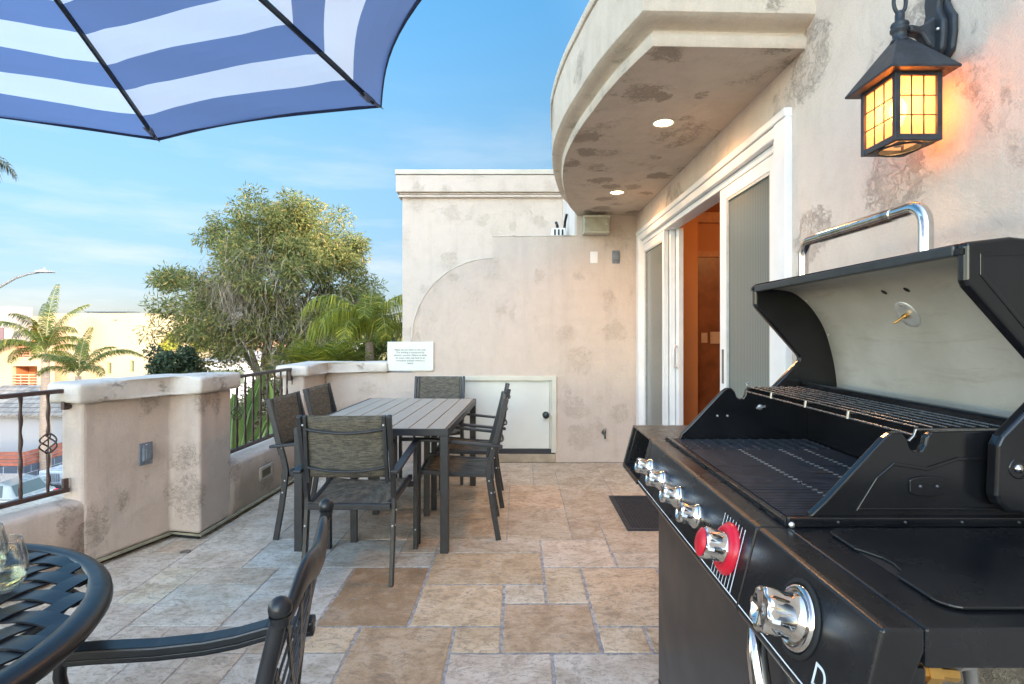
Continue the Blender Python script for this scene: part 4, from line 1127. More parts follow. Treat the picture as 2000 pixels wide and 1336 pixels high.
def glass(x, y, label):
    t = thing('wine_glass', label, 'glass', (x, y, RH + .003), group='stemless wine glasses on the round table', world=False)
    o_ = [(.001, 0), (.018, .0), (.028, .006), (.040, .025), (.0445, .048), (.042, .075), (.036, .100), (.0320, .118), (.0312, .119)]
    i_ = [(.0306, .118), (.0346, .100), (.0406, .075), (.0431, .048), (.0385, .026), (.026, .009), (.016, .004), (.001, .004)]
    MB().lathe(o_ + i_, seg=40, caps=False).build('bowl', gm_, t)
    MB().lathe([(.001, .0042), (.0160, .0042), (.0258, .0092), (.0382, .0262), (.0425, .044), (.001, .0442)], seg=40, caps=False).build('wine', wm_, t)
glass(-1.163, 1.262, 'stemless glass of white wine nearest the table rim'); glass(-1.285, 1.345, 'stemless glass of white wine behind the nearer one')

# ================================================================== PARASOL
ux, uy, UR, UT, UH = -1.387, .917, 1.376, 2.10, 2.67
UA = 3.7
um = thing('striped_parasol', 'open blue and white striped market parasol over the round table', 'umbrella', (ux, uy, 0), world=False)
def cloth(name, c, tr_c):
    m = bpy.data.materials.new(name); m.use_nodes = True; t = m.node_tree
    pb_ = t.nodes['Principled BSDF']; pb_.inputs['Base Color'].default_value = (*c, 1); pb_.inputs['Roughness'].default_value = .8; pb_.inputs['Specular IOR Level'].default_value = .2
    tl = t.nodes.new('ShaderNodeBsdfTranslucent'); tl.inputs['Color'].default_value = (*tr_c, 1)
    nz = t.nodes.new('ShaderNodeTexNoise'); nz.inputs['Scale'].default_value = 5; nz.inputs['Detail'].default_value = 4; g_ = t.nodes.new('ShaderNodeNewGeometry')
    t.links.new(g_.outputs['Position'], nz.inputs['Vector'])
    bp_ = t.nodes.new('ShaderNodeBump'); bp_.inputs['Strength'].default_value = .6; bp_.inputs['Distance'].default_value = .02; t.links.new(nz.outputs['Fac'], bp_.inputs['Height']); t.links.new(bp_.outputs['Normal'], pb_.inputs['Normal'])
    mx = t.nodes.new('ShaderNodeMixShader'); mx.inputs[0].default_value = .72
    t.links.new(pb_.outputs[0], mx.inputs[1]); t.links.new(tl.outputs[0], mx.inputs[2]); t.links.new(mx.outputs[0], t.nodes['Material Output'].inputs['Surface'])
    return m
cb = cloth('blue_canvas', (.14, .19, .33), (.23, .31, .53)); cw = cloth('white_canvas', (.84, .84, .86), (.96, .95, 1.0)); ce = simple('navy_binding', (.02, .03, .07), .7)
def ribh(r): # height along a rib, slightly bowed upward
    u = r / UR; return UH + (UT - UH) * u + .035 * math.sin(PI * u)
NB_ = 13; SWD = .104
m = MB(); radii = [UR - k * SWD for k in range(NB_ + 1)]; radii = [UR] + [UR - .111 - k * SWD for k in range(12)] + [.04]
for pnl in range(8):
    a0 = rad(45 * pnl + UA); a1 = rad(45 * (pnl + 1) + UA)
    NS = 14
    for k in range(len(radii) - 1):
        sub = [radii[k] + (radii[k + 1] - radii[k]) * q / 3 for q in range(4)]
        for q in range(3):
            row = []
            for r in (sub[q], sub[q + 1]):
                pts = []
                u_ = r / UR
                for s_ in range(NS + 1):
                    v = s_ / NS; w = math.sin(PI * v)
                    A = Vector((math.cos(a0), math.sin(a0), 0)) * r; B = Vector((math.cos(a1), math.sin(a1), 0)) * r
                    p = A.lerp(B, v)
                    p *= 1 - .055 * w * u_ ** 2           # scalloped edge
                    p.z = ribh(r) - .030 * w * u_ + .030 * w * u_ ** 3 * .6 + .004 * math.sin(v * 26 + pnl * 2 + r * 3) * math.exp(-6 * min(v, 1 - v)) + .003 * math.sin(r * 31 + v * 9 + pnl)
                    pts.append(tuple(p))
                row.append(pts)
            vs = row[0] + row[1]; n = NS + 1
            m.add(vs, [(s_, s_ + 1, n + s_ + 1, n + s_) for s_ in range(NS)], k % 2, True)
co = m.build('canopy', [cb, cw], um)
m = MB()
for pnl in range(8):
    a0 = rad(45 * pnl + UA); a1 = rad(45 * (pnl + 1) + UA); pts = []
    for s_ in range(15):
        v = s_ / 14; w = math.sin(PI * v); p = (Vector((math.cos(a0), math.sin(a0), 0)) * UR).lerp(Vector((math.cos(a1), math.sin(a1), 0)) * UR, v) * (1 - .055 * w); p.z = UT - .012 * w; pts.append(p)
    m.bar(pts, .004, .012)
m.build('edge_binding', ce, co)
for pnl in range(8):
    a0 = rad(45 * pnl + UA); d_ = Vector((math.cos(a0), math.sin(a0), 0))
    m = MB(); m.bar([d_ * r + Vector((0, 0, ribh(r) - .014)) for r in [.05 + (UR - .08) * k / 12 for k in range(13)]], .011, .017); ro = m.build('rib', M_['black_satin'], um, bevel=.002)
    m = MB(); t_ = Vector((-d_.y, d_.x, 0))
    # folded corner pocket that holds the rib tip
    a_ = d_ * (UR + .014) + Vector((0, 0, UT - .010)); w1 = d_ * (UR - .075) + t_ * .022 + Vector((0, 0, ribh(UR - .075) - .016)); w2 = d_ * (UR - .075) - t_ * .016 + Vector((0, 0, ribh(UR - .075) - .016)); lo_ = d_ * (UR - .06) + Vector((0, 0, ribh(UR - .06) - .034))
    m.add([a_, w1, w2, lo_], [(0, 1, 3), (0, 3, 2), (1, 2, 3), (0, 2, 1)]); m.build('tip_pocket', simple('grey_webbing', (.16, .18, .24), .7) if pnl == 0 else bpy.data.materials['grey_webbing'], ro)
    m = MB(); m.bar([d_ * .05 + Vector((0, 0, 2.05)), d_ * .70 + Vector((0, 0, ribh(.70) - .025))], .009, .014); m.build('strut', M_['black_satin'], um)
MB().tube([(-.068, .068, .02), (0, 0, UH + .04)], .019, 16).build('pole', M_['black_satin'], um)
MB().lathe([(.05, UH - .03), (.05, UH + .01), (.02, UH + .05), (.001, UH + .07)]).build('hub', M_['black_satin'], um)
MB().lathe([(.05, 2.02), (.05, 2.07), (.022, 2.09)]).build('runner', M_['black_satin'], um)
MB().lathe([(.26, .003), (.26, .035), (.10, .06), (.04, .08), (.04, .22), (.001, .22)], (-.068, .068, 0), seg=32).build('base', M_['cast_alu'], um)

# ================================================================== DOORMAT
b = MB(); mx0, mx1, my0, my1 = .718, 1.13, 3.665, 4.425
b.box2((mx0, my0, .002), (mx1, my1, .008))
dm = b.build('doormat', M_['rubber'], None, bevel=.003)
b = MB(); b.v = []; nb_ = 0
for (a, c2) in (((mx0, my0, .008), (mx1, my0 + .03, .0115)), ((mx0, my1 - .03, .008), (mx1, my1, .0115)), ((mx0, my0 + .03, .008), (mx0 + .03, my1 - .03, .0115)), ((mx1 - .03, my0 + .03, .008), (mx1, my1 - .03, .0115))): b.box2(a, c2)
for i in range(16):
    for j in range(32):
        x = mx0 + .045 + i * .0215; y = my0 + .045 + j * .0217
        b.box((x, y, .0095), (.015, .0045, .003), rz=rad(45 if (i + j) % 2 else -45))
b.build('ribbed_surface', M_['rubber'], dm)
tag(dm, 'black ribbed rubber doormat in front of the open sliding door', 'doormat')

# ================================================================== GAS GRILL
gr = thing('gas_grill', 'large black gas grill with its lid open and chrome knobs in the right foreground', 'grill', (.80, 1.5, 0))
BS, BG, BMt = M_['black_satin'], M_['black_gloss'], M_['black_matte']
RX_, RW = .466, .930        # ridge of the front edge
BX, BW_ = .4256, .770        # lower edge of the control panel
YN, Y1, Y2, YF = .714, 1.087, 1.985, 2.27
tdir = Vector((BX - RX_, 0, BW_ - RW)).normalized(); nrm = Vector((tdir.z, 0, -tdir.x)).normalized()
if nrm.x > 0: nrm = -nrm
def pan(y, s):   # point on the panel, s metres down from the ridge
    return Vector((RX_, y, RW)) + tdir * s
PL = (Vector((RX_, 0, RW)) - Vector((BX, 0, BW_))).length
prof = [(RX_, RW - .002), (RX_ + .010, RW), (RX_ + .055, RW), (RX_ + .055, RW - .03), (BX + .04, BW_ - .012), (BX + .006, BW_ - .012), (BX, BW_)]
b = MB(); b.prism(prof, Y1 + .0015, Y2, ax='y'); b.build('control_panel', BS, gr, bevel=.004, seg=3)
# near side shelf with its front fascia
b = MB(); b.prism(prof, YN, Y1 - .0015, ax='y'); ss = b.build('shelf_fascia', BS, gr, bevel=.004, seg=3)
SX1 = 1.12
b = MB(); b.box2((RX_ + .0555, YN, RW - .052), (SX1, Y1 + .0, RW)); sh = b.build('side_shelf', BS, gr, bevel=.004, seg=3)
# side burner cover, slightly raised, with a finger notch
cx0, cx1, cy0, cy1 = .582, 1.02, .757, 1.062
def rr(x0, x1, y0, y1, r, n=6):
    o = []
    for (cx, cy, a) in ((x1 - r, y1 - r, 0), (x0 + r, y1 - r, 90), (x0 + r, y0 + r, 180), (x1 - r, y0 + r, 270)):
        for k in range(n + 1): q = rad(a + 90 * k / n); o.append((cx + r * math.cos(q), cy + r * math.sin(q)))
    return o
pl_ = rr(cx0, cx1, cy0, cy1, .03)
ny = .906
idx = 13  # insert the notch on the x0 side (after the x0,y1 corner)
notch = [(cx0, ny + .06), (cx0 + .010, ny + .045), (cx0 + .022, ny + .02), (cx0 + .024, ny), (cx0 + .018, ny - .03), (cx0 + .005, ny - .045), (cx0, ny - .048)]
pl_ = pl_[:14] + notch + pl_[14:]
b = MB(); b.prism(pl_, RW + .0015, RW + .0065); b.build('burner_cover', BS, sh, bevel=.002, seg=3)
MB().prism([(x, y) for x, y in rr(cx0 + .004, cx1 - .004, cy0 + .004, cy1 - .004, .03)], RW + .0003, RW + .0014).build('burner_recess', BMt, sh)
b = MB()
for x0 in (.60, .76, .92): b.box2((x0, Y1 - .016, RW + .0005), (x0 + .11, Y1 - .010, RW + .0022))
b.build('shelf_slots', BG, sh)
# brackets and end post under the near shelf
for q0, q1 in (((BX + .03, YN + .004, .80), (BX + .10, YN + .012, RW - .053)), ((.93, YN + .01, .74), (1.02, Y1, RW - .053)), ((.56, YN + .09, .85), (.60, Y1, RW - .053))): MB().box2(q0, q1).build('shelf_bracket', BS, gr, bevel=.003)
b = MB(); b.lathe([(.011, 0), (.011, .03), (.015, .03), (.015, .048), (.009, .05), (.009, .075)], (.525, YN + .05, .848), (1, 0, -.10), seg=6, smooth=False); b.build('brass_valve', M_['brass'], gr)
b = MB(); b.tube([(.600, YN + .05, .855), (.625, YN + .06, .850), (.645, YN + .08, .81), (.67, YN + .12, .74), (.72, YN + .2, .62)], .009, 10); b.build('gas_hose', simple('braided_hose', (.30, .30, .31), .4, .6), gr)
# far side shelf: hollow folded shelf
b = MB()
b.box2((RX_, Y2 + .0015, RW - .006), (SX1, YF, RW))                                   # top skin
b.prism([(RX_ + .014, RW - .0061), (SX1, RW - .0061), (SX1, BW_ + .02), (BX + .014, BW_ + .002)], YF - .012, YF - .001, ax='y')   # end
b.prism([(RX_ - .001, RW - .006), (RX_ + .014, RW - .006), (BX + .014, BW_), (BX - .001, BW_)], YF - .014, YF, ax='y')
b.bar([(BX + .004, Y2 + .0015, BW_ + .004), (BX + .004, YF - .015, BW_ + .004)], .016, .016)
b.box2((RX_ + .12, Y2 + .0015, BW_ + .02), (RX_ + .126, YF - .01, RW - .006))
sh2 = b.build('side_shelf', BS, gr, bevel=.002)
b = MB(); b.box2((BX + .012, Y2 + .0015, BW_ + .0), (SX1, YF - .015, BW_ + .006)); b.build('shelf_underside', BMt, sh2)

# printed line and hatching
b = MB()
def strip(p0, p1, w):
    """thin raised print on the panel between two (y, s) points"""
    a = pan(*p0) + nrm * .0008; c2 = pan(*p1) + nrm * .0008; d = (c2 - a).normalized(); s_ = d.cross(nrm) * w / 2
    b.add([a - s_, c2 - s_, c2 + s_, a + s_], [(0, 1, 2, 3)])
strip((YN + .003, PL - .010), (Y1 - .003, PL - .010), .0026); strip((Y1 + .004, PL - .010), (YF - .01, PL - .010), .0026)
yr = 1.184
for k in range(8):
    y = yr - .055 + k * .0155
    if k < 2: strip((y, .022 + .0 * k), (y, PL - .012), .0028 + .001 * (k == 0))
    else: strip((y, .022), (y, .05), .0028); strip((y, PL - .045), (y, PL - .012), .0028)
b.build('printed_lines', M_['white_print'], gr)
Mt = Matrix.Translation(pan(.806, PL - .0385) + nrm * .001) @ Matrix((( -0.0, -tdir.x, nrm.x), (-1, 0, 0), (0, -tdir.z, nrm.z))).to_4x4()
text_mesh('printed_letter', 'D', .048, Mt, M_['white_print'], gr, depth=.0002)

def knob(y, s, kind='small'):
    P = pan(y, s); sc0 = {'small': .66, 'red': 1.0, 'large': .95}[kind]
    ring = {'small': .031, 'red': .054, 'large': .051}[kind]
    Mk = Matrix.Translation(P) @ nrm.to_track_quat('Z', 'Y').to_matrix().to_4x4()
    ch = M_['chrome']
    m = MB()
    if kind == 'red': m.lathe([(ring, 0), (ring, .006), (ring - .010, .016), (ring - .020, .016), (ring - .022, .006)], seg=40, M=Mk, caps=False)
    else: m.lathe([(ring, 0), (ring, .004), (ring - .003, .009), (ring - .009, .011), (ring - .012, .006), (.001, .006)], seg=40, M=Mk, caps=False)
    rg = m
    m = MB(); r0 = {'small': .0245, 'red': .033, 'large': .035}[kind]; h = {'small': .048, 'red': .060, 'large': .066}[kind]
    # fluted grip: a lathe whose radius ripples round the edge at its outer end
    seg = 48; vs = []; fs = []
    pr = [(r0 * 1.16, .006, 0), (r0 * 1.14, .009, 0), (r0 * 1.03, .013, 0), (r0 * .98, h * .35, .0), (r0 * .96, h * .50, .015), (r0 * .97, h * .60, .045), (r0 * .98, h * .80, .06), (r0 * .96, h * .93, .06), (r0 * .88, h * .985, .055), (r0 * .74, h, .03), (r0 * .70, h * .97, .0), (.0005, h * .96, 0)]
    for r, z, am in pr:
        for k in range(seg):
            q = 2 * PI * k / seg; rr_ = r * (1 + am * (1 if math.cos(q * 8) > -.35 else -1.6))
            vs.append((rr_ * math.cos(q), rr_ * math.sin(q), z))
    for i in range(len(pr) - 1):
        for k in range(seg): fs.append((i * seg + k, i * seg + (k + 1) % seg, (i + 1) * seg + (k + 1) % seg, (i + 1) * seg + k))
    m.add(vs, fs, 0, True, Mk); ko = m.build('knob', ch, gr)
    rg.build('bezel', M_['red'] if kind == 'red' else ch, ko)
    if kind == 'large': MB().lathe([(ring + .009, 0), (ring + .009, .003), (ring + .002, .0045), (ring + .001, 0)], seg=40, M=Mk, caps=False).build('gasket', BMt, ko)
    if kind == 'red': MB().lathe([(r0 * .9, h + .0005), (r0 * .75, h + .004), (.001, h + .005)], seg=24, M=Mk).build('red_cap', M_['red'], ko)
    m = MB(); m.box((r0 * 1.02, 0, h * .82), (.006, .006, .012), M=Mk); m.build('pointer', M_['white_print'], ko)
PM = PL * .50
for y in (1.884, 1.724, 1.555, 1.392): knob(y, PM)
knob(1.184, PM, 'red'); knob(.889, PM - .004, 'large')

# firebox
FX0, FX1 = .522, 1.06
b = MB()
b.box2((RX_ + .0555, Y1 + .0015, RW - .03), (FX0, Y2, RW - .0005))
b.build('front_deck', BS, gr, bevel=.002)
b = MB()   # slotted front rim
b.box2((FX0, Y1 + .004, RW - .02), (FX0 + .004, Y2 - .004, RW + .006)); b.box2((FX0, Y1 + .004, RW + .006), (FX0 + .014, Y2 - .004, RW + .010))
fr = b.build('front_rim', BS, gr, bevel=.001)
b = MB()
for k in range(12): MB().box2((FX0 - .0012, Y1 + .05 + k * .070, RW - .001), (FX0 + .0002, Y1 + .085 + k * .070, RW + .004)).build('rim_slot', BMt, fr)
b = MB(); b.box2((FX0 + .006, Y1 + .004, RW - .06), (FX1, Y2 - .004, RW - .05)); b.box2((FX0 + .004, Y1 + .004, RW - .05), (FX0 + .008, Y2 - .004, RW - .001)); b.build('firebox_tray', BMt, gr)
wp = [(.560, RW - .05), (.574, RW + .022), (.60, RW + .046), (.718, RW + .172), (.732, RW + .182), (.752, RW + .182), (.762, RW + .170), (.768, RW + .152), (.778, RW + .144), (.790, RW + .146), (.798, RW + .158), (.802, RW + .176), (.812, RW + .184), (FX1, RW + .190), (FX1, RW - .05)]
for y0, y1 in ((Y1 + .006, Y1 + .024), (Y2 - .024, Y2 - .006)):
    b = MB(); b.prism(wp, y0, y1, ax='y'); so_ = b.build('firebox_side', BG, gr, bevel=.004, seg=3)
    if y0 < 1.5:
        b = MB(); ins = [(.66, RW + .030), (.70, RW + .095), (.735, RW + .125), (.80, RW + .115), (.86, RW + .135), (FX1 - .12, RW + .135), (FX1 - .12, RW + .128), (.86, RW + .128), (.80, RW + .108), (.735, RW + .118), (.705, RW + .092), (.667, RW + .036), (FX1 - .12, RW + .036), (FX1 - .12, RW + .030)]
        b.prism(ins, y0 - .003, y0 + .002, ax='y'); b.build('pressed_rib', BG, so_, bevel=.0014)
        b = MB(); cxo, czo = .80, RW + .078
        b.prism([(cxo + .040 * max(-.9, min(.9, math.cos(a) * 1.3)) , czo + .020 * math.sin(a)) for a in [2 * PI * k / 20 for k in range(20)]], y0 - .004, y0 + .002, ax='y'); b.build('handle_boss', BG, so_, bevel=.002)
        for x in (.785, .818): MB().lathe([(.004, 0), (.0035, .002), (.001, .003)], (x, y0 - .004, czo), (0, -1, 0), seg=10).build('screw', M_['dark_bolt'], so_)
        b = MB(); b.box2((FX0 + .001, Y1 - .006, RW + .0005), (FX1, Y1 + .0055, RW + .020)); b.build('side_flange', BG, gr, bevel=.003, seg=2)
        for x in (.62, .75, .86, .97): MB().lathe([(.0030, 0), (.0025, .002), (.001, .003)], (x, Y1 - .006, RW + .011), (0, -1, 0), seg=10).build('flange_screw', M_['dark_bolt'], gr)
        MB().lathe([(.006, 0), (.005, .003), (.001, .004)], (FX0 + .008, Y1 - .006, RW + .006), (0, -1, 0), seg=12).build('flange_screw', M_['bolt'], gr)
    else:
        for x, z, r in ((.70, RW + .085, .004), (.735, RW + .085, .004)): MB().lathe([(r, 0), (r * .8, .004), (.001, .006)], (x, y0, z), (0, -1, 0), seg=12).build('screw', M_['bolt'], so_)
        b = MB(); b.lathe([(.010, 0), (.008, .004), (.001, .006)], (.85, y0, RW + .115), (0, -1, 0), seg=12)
        b.bar([(.835, y0 - .006, RW + .112), (.866, y0 - .006, RW + .12)], .004, .006); b.build('wing_bolt', M_['bolt'], so_)
b = MB(); b.box2((1.015, Y1 + .024, RW - .05), (1.030, Y2 - .024, RW + .202)); b.build('firebox_back', BG, gr, bevel=.003)
# cooking grates
GZ_ = RW + .004
b = MB(); y0, y1 = Y1 + .03, 1.785
segs = [(y0, 1.33), (1.334, 1.56), (1.564, y1)]
for a, c2 in segs:
    b.box2((.548, a, GZ_ - .010), (1.005, c2, GZ_ - .004))
    n = int((c2 - a) / .0118)
    for k in range(n):
        yy = a + (k + .5) * (c2 - a) / n
        b.box2((.548, yy - .0034, GZ_ - .004), (1.005, yy + .0034, GZ_))
b.build('griddle_plate', M_['iron_grey'], gr)
b = MB()
for x in (.705, .835, .915):
    k = 0; yy = y0 + .02
    while yy < y1: b.box2((x - .0055, yy - .003, GZ_ + .0001), (x + .0055, yy + .003, GZ_ + .0016)); yy += .0236
b.build('bright_ribs', M_['bolt'], gr)
b = MB(); b.prism([(.81 + .028 * math.cos(a), 1.49 + .014 * math.sin(a)) for a in [2 * PI * k / 20 for k in range(20)]], GZ_ + .0001, GZ_ + .0011); b.build('lifting_slot', BMt, gr)
b = MB(); yA, yB = 1.79, Y2 - .028
for k in range(13): x = .552 + k * .0375; b.bar([(x + .004 * (q % 2) * 2 - .004, yA + (yB - yA) * q / 10, GZ_ - .003) for q in range(11)], .006, .008)
for k in range(9): yy = yA + .006 + k * (yB - yA - .012) / 8; b.bar([(.548, yy, GZ_ - .004), (1.005, yy, GZ_ - .004)], .005, .007)
b.build('open_grate', M_['iron_grey'], gr)
# warming rack
b = MB(); z = RW + .188
for k in range(7): x = .803 + k * .0288; b.tube([(x, Y1 + .035, z), (x, Y2 - .03, z)], .0020, 6)
for yy in (Y1 + .035, 1.35, 1.55, 1.76, Y2 - .03): b.tube([(.800, yy, z - .005), (.978, yy, z - .005)], .003, 6)
b.tube([(.800, Y1 + .035, z - .004), (.795, Y1 + .035, z - .018), (.785, Y1 + .035, z - .028)], .003, 6); b.tube([(.803, Y2 - .03, z), (.800, Y2 - .03, z + .012), (.81, Y2 - .03, z + .014)], .003, 6)
b.tube([(.800, Y1 + .035, z - .017), (.800, Y2 - .03, z - .017)], .0028, 6)
for yy in (1.35, 1.55, 1.76): b.tube([(.800, yy, z), (.797, yy, z - .018)], .0045, 6)
b.build('warming_rack', M_['wire'], gr)

# lid: two cast end caps, outer skin, bright inner liner, front bar, handle
cp = [(.845, 1.480), (.845, 1.408), (.850, 1.396), (1.000, 1.226), (1.006, 1.215), (1.002, 1.205), (.912, 1.112), (.904, 1.095), (.900, 1.00), (.905, .985), (.925, .968), (.985, .962), (1.06, .975), (1.13, 1.03), (1.158, 1.12), (1.160, 1.22), (1.135, 1.35), (1.085, 1.43), (1.035, 1.466), (.985, 1.484), (.93, 1.490)]
lid = []
for y0, y1 in ((Y1 - .036, Y1 - .008), (Y2 + .006, Y2 + .034)):
    b = MB(); b.prism(cp[::-1], y0, y1, ax='y'); lo = b.build('lid_end_cap', BG, gr, bevel=.008, seg=4)
    if y0 < 1.5:
        ins = [(.875, 1.452), (.875, 1.42), (1.02, 1.245), (1.030, 1.215), (1.0245, 1.211), (1.014, 1.242), (.869, 1.417), (.869, 1.458), (1.0, 1.462), (1.0, 1.456)]
        b = MB(); b.prism(ins, y0 - .0018, y0 + .002, ax='y'); b.build('pressed_rib', BG, lo, bevel=.001)
        MB().lathe([(.017, .0), (.015, -.002), (.001, -.003)], (.943, y0 + .0008, 1.052), (0, -1, 0), seg=24).lathe([(.020, -.001), (.019, .0018), (.016, .001)], (.943, y0, 1.052), (0, -1, 0), seg=24, caps=False).build('pivot_recess', BG, lo)
        MB().lathe([(.009, 0), (.008, .004), (.001, .006)], (.943, y0, 1.052), (0, -1, 0), seg=16).build('pivot_screw', M_['chrome'], lo)
    else:
        pass
ip = [(.857, 1.456), (.90, 1.460), (.95, 1.457), (.990, 1.444), (1.03, 1.412), (1.06, 1.376), (1.09, 1.325), (1.112, 1.26), (1.128, 1.19), (1.137, 1.12), (1.140, 1.05)]
def refine(pts, n=4):
    o = []
    for i in range(len(pts) - 1):
        p0, p1, p2, p3 = [Vector(pts[max(0, min(len(pts) - 1, q))]) for q in (i - 1, i, i + 1, i + 2)]
        for k in range(n):
            t = k / n; o.append(tuple(0.5 * ((2 * p1) + (p2 - p0) * t + (2 * p0 - 5 * p1 + 4 * p2 - p3) * t * t + (3 * p1 - p0 - 3 * p2 + p3) * t ** 3)))
    return o + [pts[-1]]
ipr = refine(ip)
def skin(pr, name, mat, d=0.0):
    vs = []; fs = []
    ny_ = 12
    for x, z in pr:
        for k in range(ny_ + 1): vs.append((x + d * .7, Y1 - .008 + (Y2 + .006 - Y1 + .008) * k / ny_, z + d * .7))
    for i in range(len(pr) - 1):
        for k in range(ny_): fs.append((i * (ny_ + 1) + k, i * (ny_ + 1) + k + 1, (i + 1) * (ny_ + 1) + k + 1, (i + 1) * (ny_ + 1) + k))
    o = MB().add(vs, fs, 0, True).build(name, mat, gr); return o
liner = NT('lid_liner'); p = liner.pos()
n1 = liner.noise(p, 3.5, 5, .6); ps = liner.pos(scale=(1, .35, 2.2)); n2 = liner.noise(ps, 7, 6, .7, 1.4); n3 = liner.noise(p, 320, 2)
k = liner.mix(liner.rng(n1.outputs['Fac'], .35, .65), (.47, .44, .38), (.60, .57, .51)); k = liner.mix(liner.rng(n2.outputs['Fac'], .52, .72, 0, .5), k, (.30, .26, .20))
k = liner.mix(liner.rng(n3.outputs['Fac'], .3, .7, 0, .12), k, (.3, .3, .28))
liner.set(color=k, metal=.15, rough=.42, normal=liner.bump(n3.outputs['Fac'], .12, .002))
li_ = skin(ipr, 'lid_liner', liner.mat)
skin([(x, z) for x, z in refine([(.845, 1.479), (.93, 1.488), (.985, 1.482), (1.035, 1.463), (1.085, 1.427), (1.133, 1.348), (1.158, 1.22), (1.156, 1.12), (1.145, 1.06)])], 'lid_skin', BG)
MB().bar([(.851, Y1 - .007, 1.467), (.851, Y2 + .005, 1.463)], .020, .022).build('lid_front_bar', simple('bar_grey', (.045, .050, .055), .32, .4, .2, 30), gr, bevel=.003)
for y in (Y1 - .022, Y2 + .02): MB().box((.842, y, 1.463), (.006, .012, .012)).build('bar_screw', BMt, gr)
b = MB()
hx, hz0, hz1 = .902, 1.485, 1.592
hp = []
for k in range(7): a = PI / 2 * k / 6; hp.append((hx, 1.235 + .045 * (1 - math.cos(a)), hz1 - .045 + .045 * math.sin(a)))
hb_ = [(hx, 1.235, hz0)] + hp
for k in range(7): a = PI / 2 * (1 - k / 6); hp2 = (hx, 1.765 - .045 * (1 - math.cos(a)), hz1 - .045 + .045 * math.sin(a)); hb_.append(hp2)
hb_.append((hx, 1.765, hz0))
b.tube(hb_, .0150, 16); b.build('lid_handle', M_['chrome'], gr)
MB().tube([(hx, 1.34, hz1), (hx, 1.66, hz1)], .0172, 16).build('handle_sleeve', simple('worn_steel', (.6, .57, .53), .2, 1, .35, 30), gr)
# thermometer stem in its dish, two vent holes
def on_liner(z):
    for i in range(len(ipr) - 1):
        (x0, z0), (x1, z1) = ipr[i], ipr[i + 1]
        if (z0 - z) * (z1 - z) <= 0 and z0 != z1:
            t = (z - z0) / (z1 - z0); d = Vector((x1 - x0, 0, z1 - z0)).normalized(); n = Vector((d.z, 0, -d.x))
            if n.x > 0: n = -n
            return Vector((x0 + (x1 - x0) * t, 0, z)), n
P, n_ = on_liner(1.358)
P.y = 1.535
MB().lathe([(.042, .0012), (.040, .0035), (.030, .002), (.012, .001), (.001, .001)], P, n_, seg=32).build('thermometer_dish', simple('dish_aluminium', (.8, .8, .78), .3, .5), gr)
MB().lathe([(.007, .002), (.007, .014), (.003, .016), (.003, .045), (.001, .046)], P, n_, seg=12).build('thermometer_stem', M_['brass'], gr)
for y in (1.555, 1.465):
    P, n_ = on_liner(1.421); P.y = y; MB().lathe([(.009, .0012), (.001, .0014)], P, n_, seg=16).build('vent_hole', BMt, gr)
for y, z in ((Y2 - .01, 1.30), (Y2 - .01, 1.42)):
    P, n_ = on_liner(z); P.y = y; MB().lathe([(.004, .001), (.003, .004), (.001, .005)], P, n_, seg=10).build('liner_rivet', M_['bolt'], gr)

# cabinet
CX = .490
dk = simple('cabinet_steel', (.020, .021, .024), .34, .2, .2, 6, .03, 200)
b = MB(); b.box2((CX, 1.182, .10), (CX + .022, 1.95, BW_ - .014)); b.build('cabinet_door', dk, gr, bevel=.004)
b = MB(); b.box2((CX, .975, .10), (CX + .022, 1.178, BW_ - .014)); dr = b.build('cabinet_door', dk, gr, bevel=.004)
b = MB(); b.tube([(CX + .004, 1.105, .745), (CX - .020, 1.100, .735), (CX - .030, 1.075, .69), (CX - .032, 1.045, .62), (CX - .03, 1.02, .54), (CX - .014, 1.01, .48), (CX + .004, 1.01, .47)], [.012, .016, .019, .020, .018, .014, .012], 14); b.build('door_handle', M_['chrome'], dr)
b = MB(); b.box2((CX + .022, .985, .08), (.64, .995, BW_)); b.box2((CX + .022, 1.945, .08), (1.10, 1.955, BW_)); b.box2((CX, .985, .08), (1.10, 1.955, .095))
b.box2((1.06, .985, .095), (1.10, 1.02, RW - .055)); b.box2((1.06, 1.92, .095), (1.10, 1.944, BW_)); b.build('cabinet_frame', dk, gr, bevel=.002)
b = MB(); b.box2((BX + .04, 1.0, BW_ - .010), (1.10, 1.94, BW_ - .004)); b.build('burner_floor', BMt, gr)
for x, y in ((.53, 1.03), (.53, 1.91), (1.06, 1.03), (1.06, 1.91)):
    m = MB(); m.lathe([(.030, -.011), (.033, -.008), (.033, .008), (.030, .011)], (x, y, .033), (1, 0, 0), seg=20); w_o = m.build('wheel', M_['rubber'], gr)
    MB().box2((x - .018, y - .006, .033), (x + .018, y + .006, .079)).build('fork', BS, w_o)

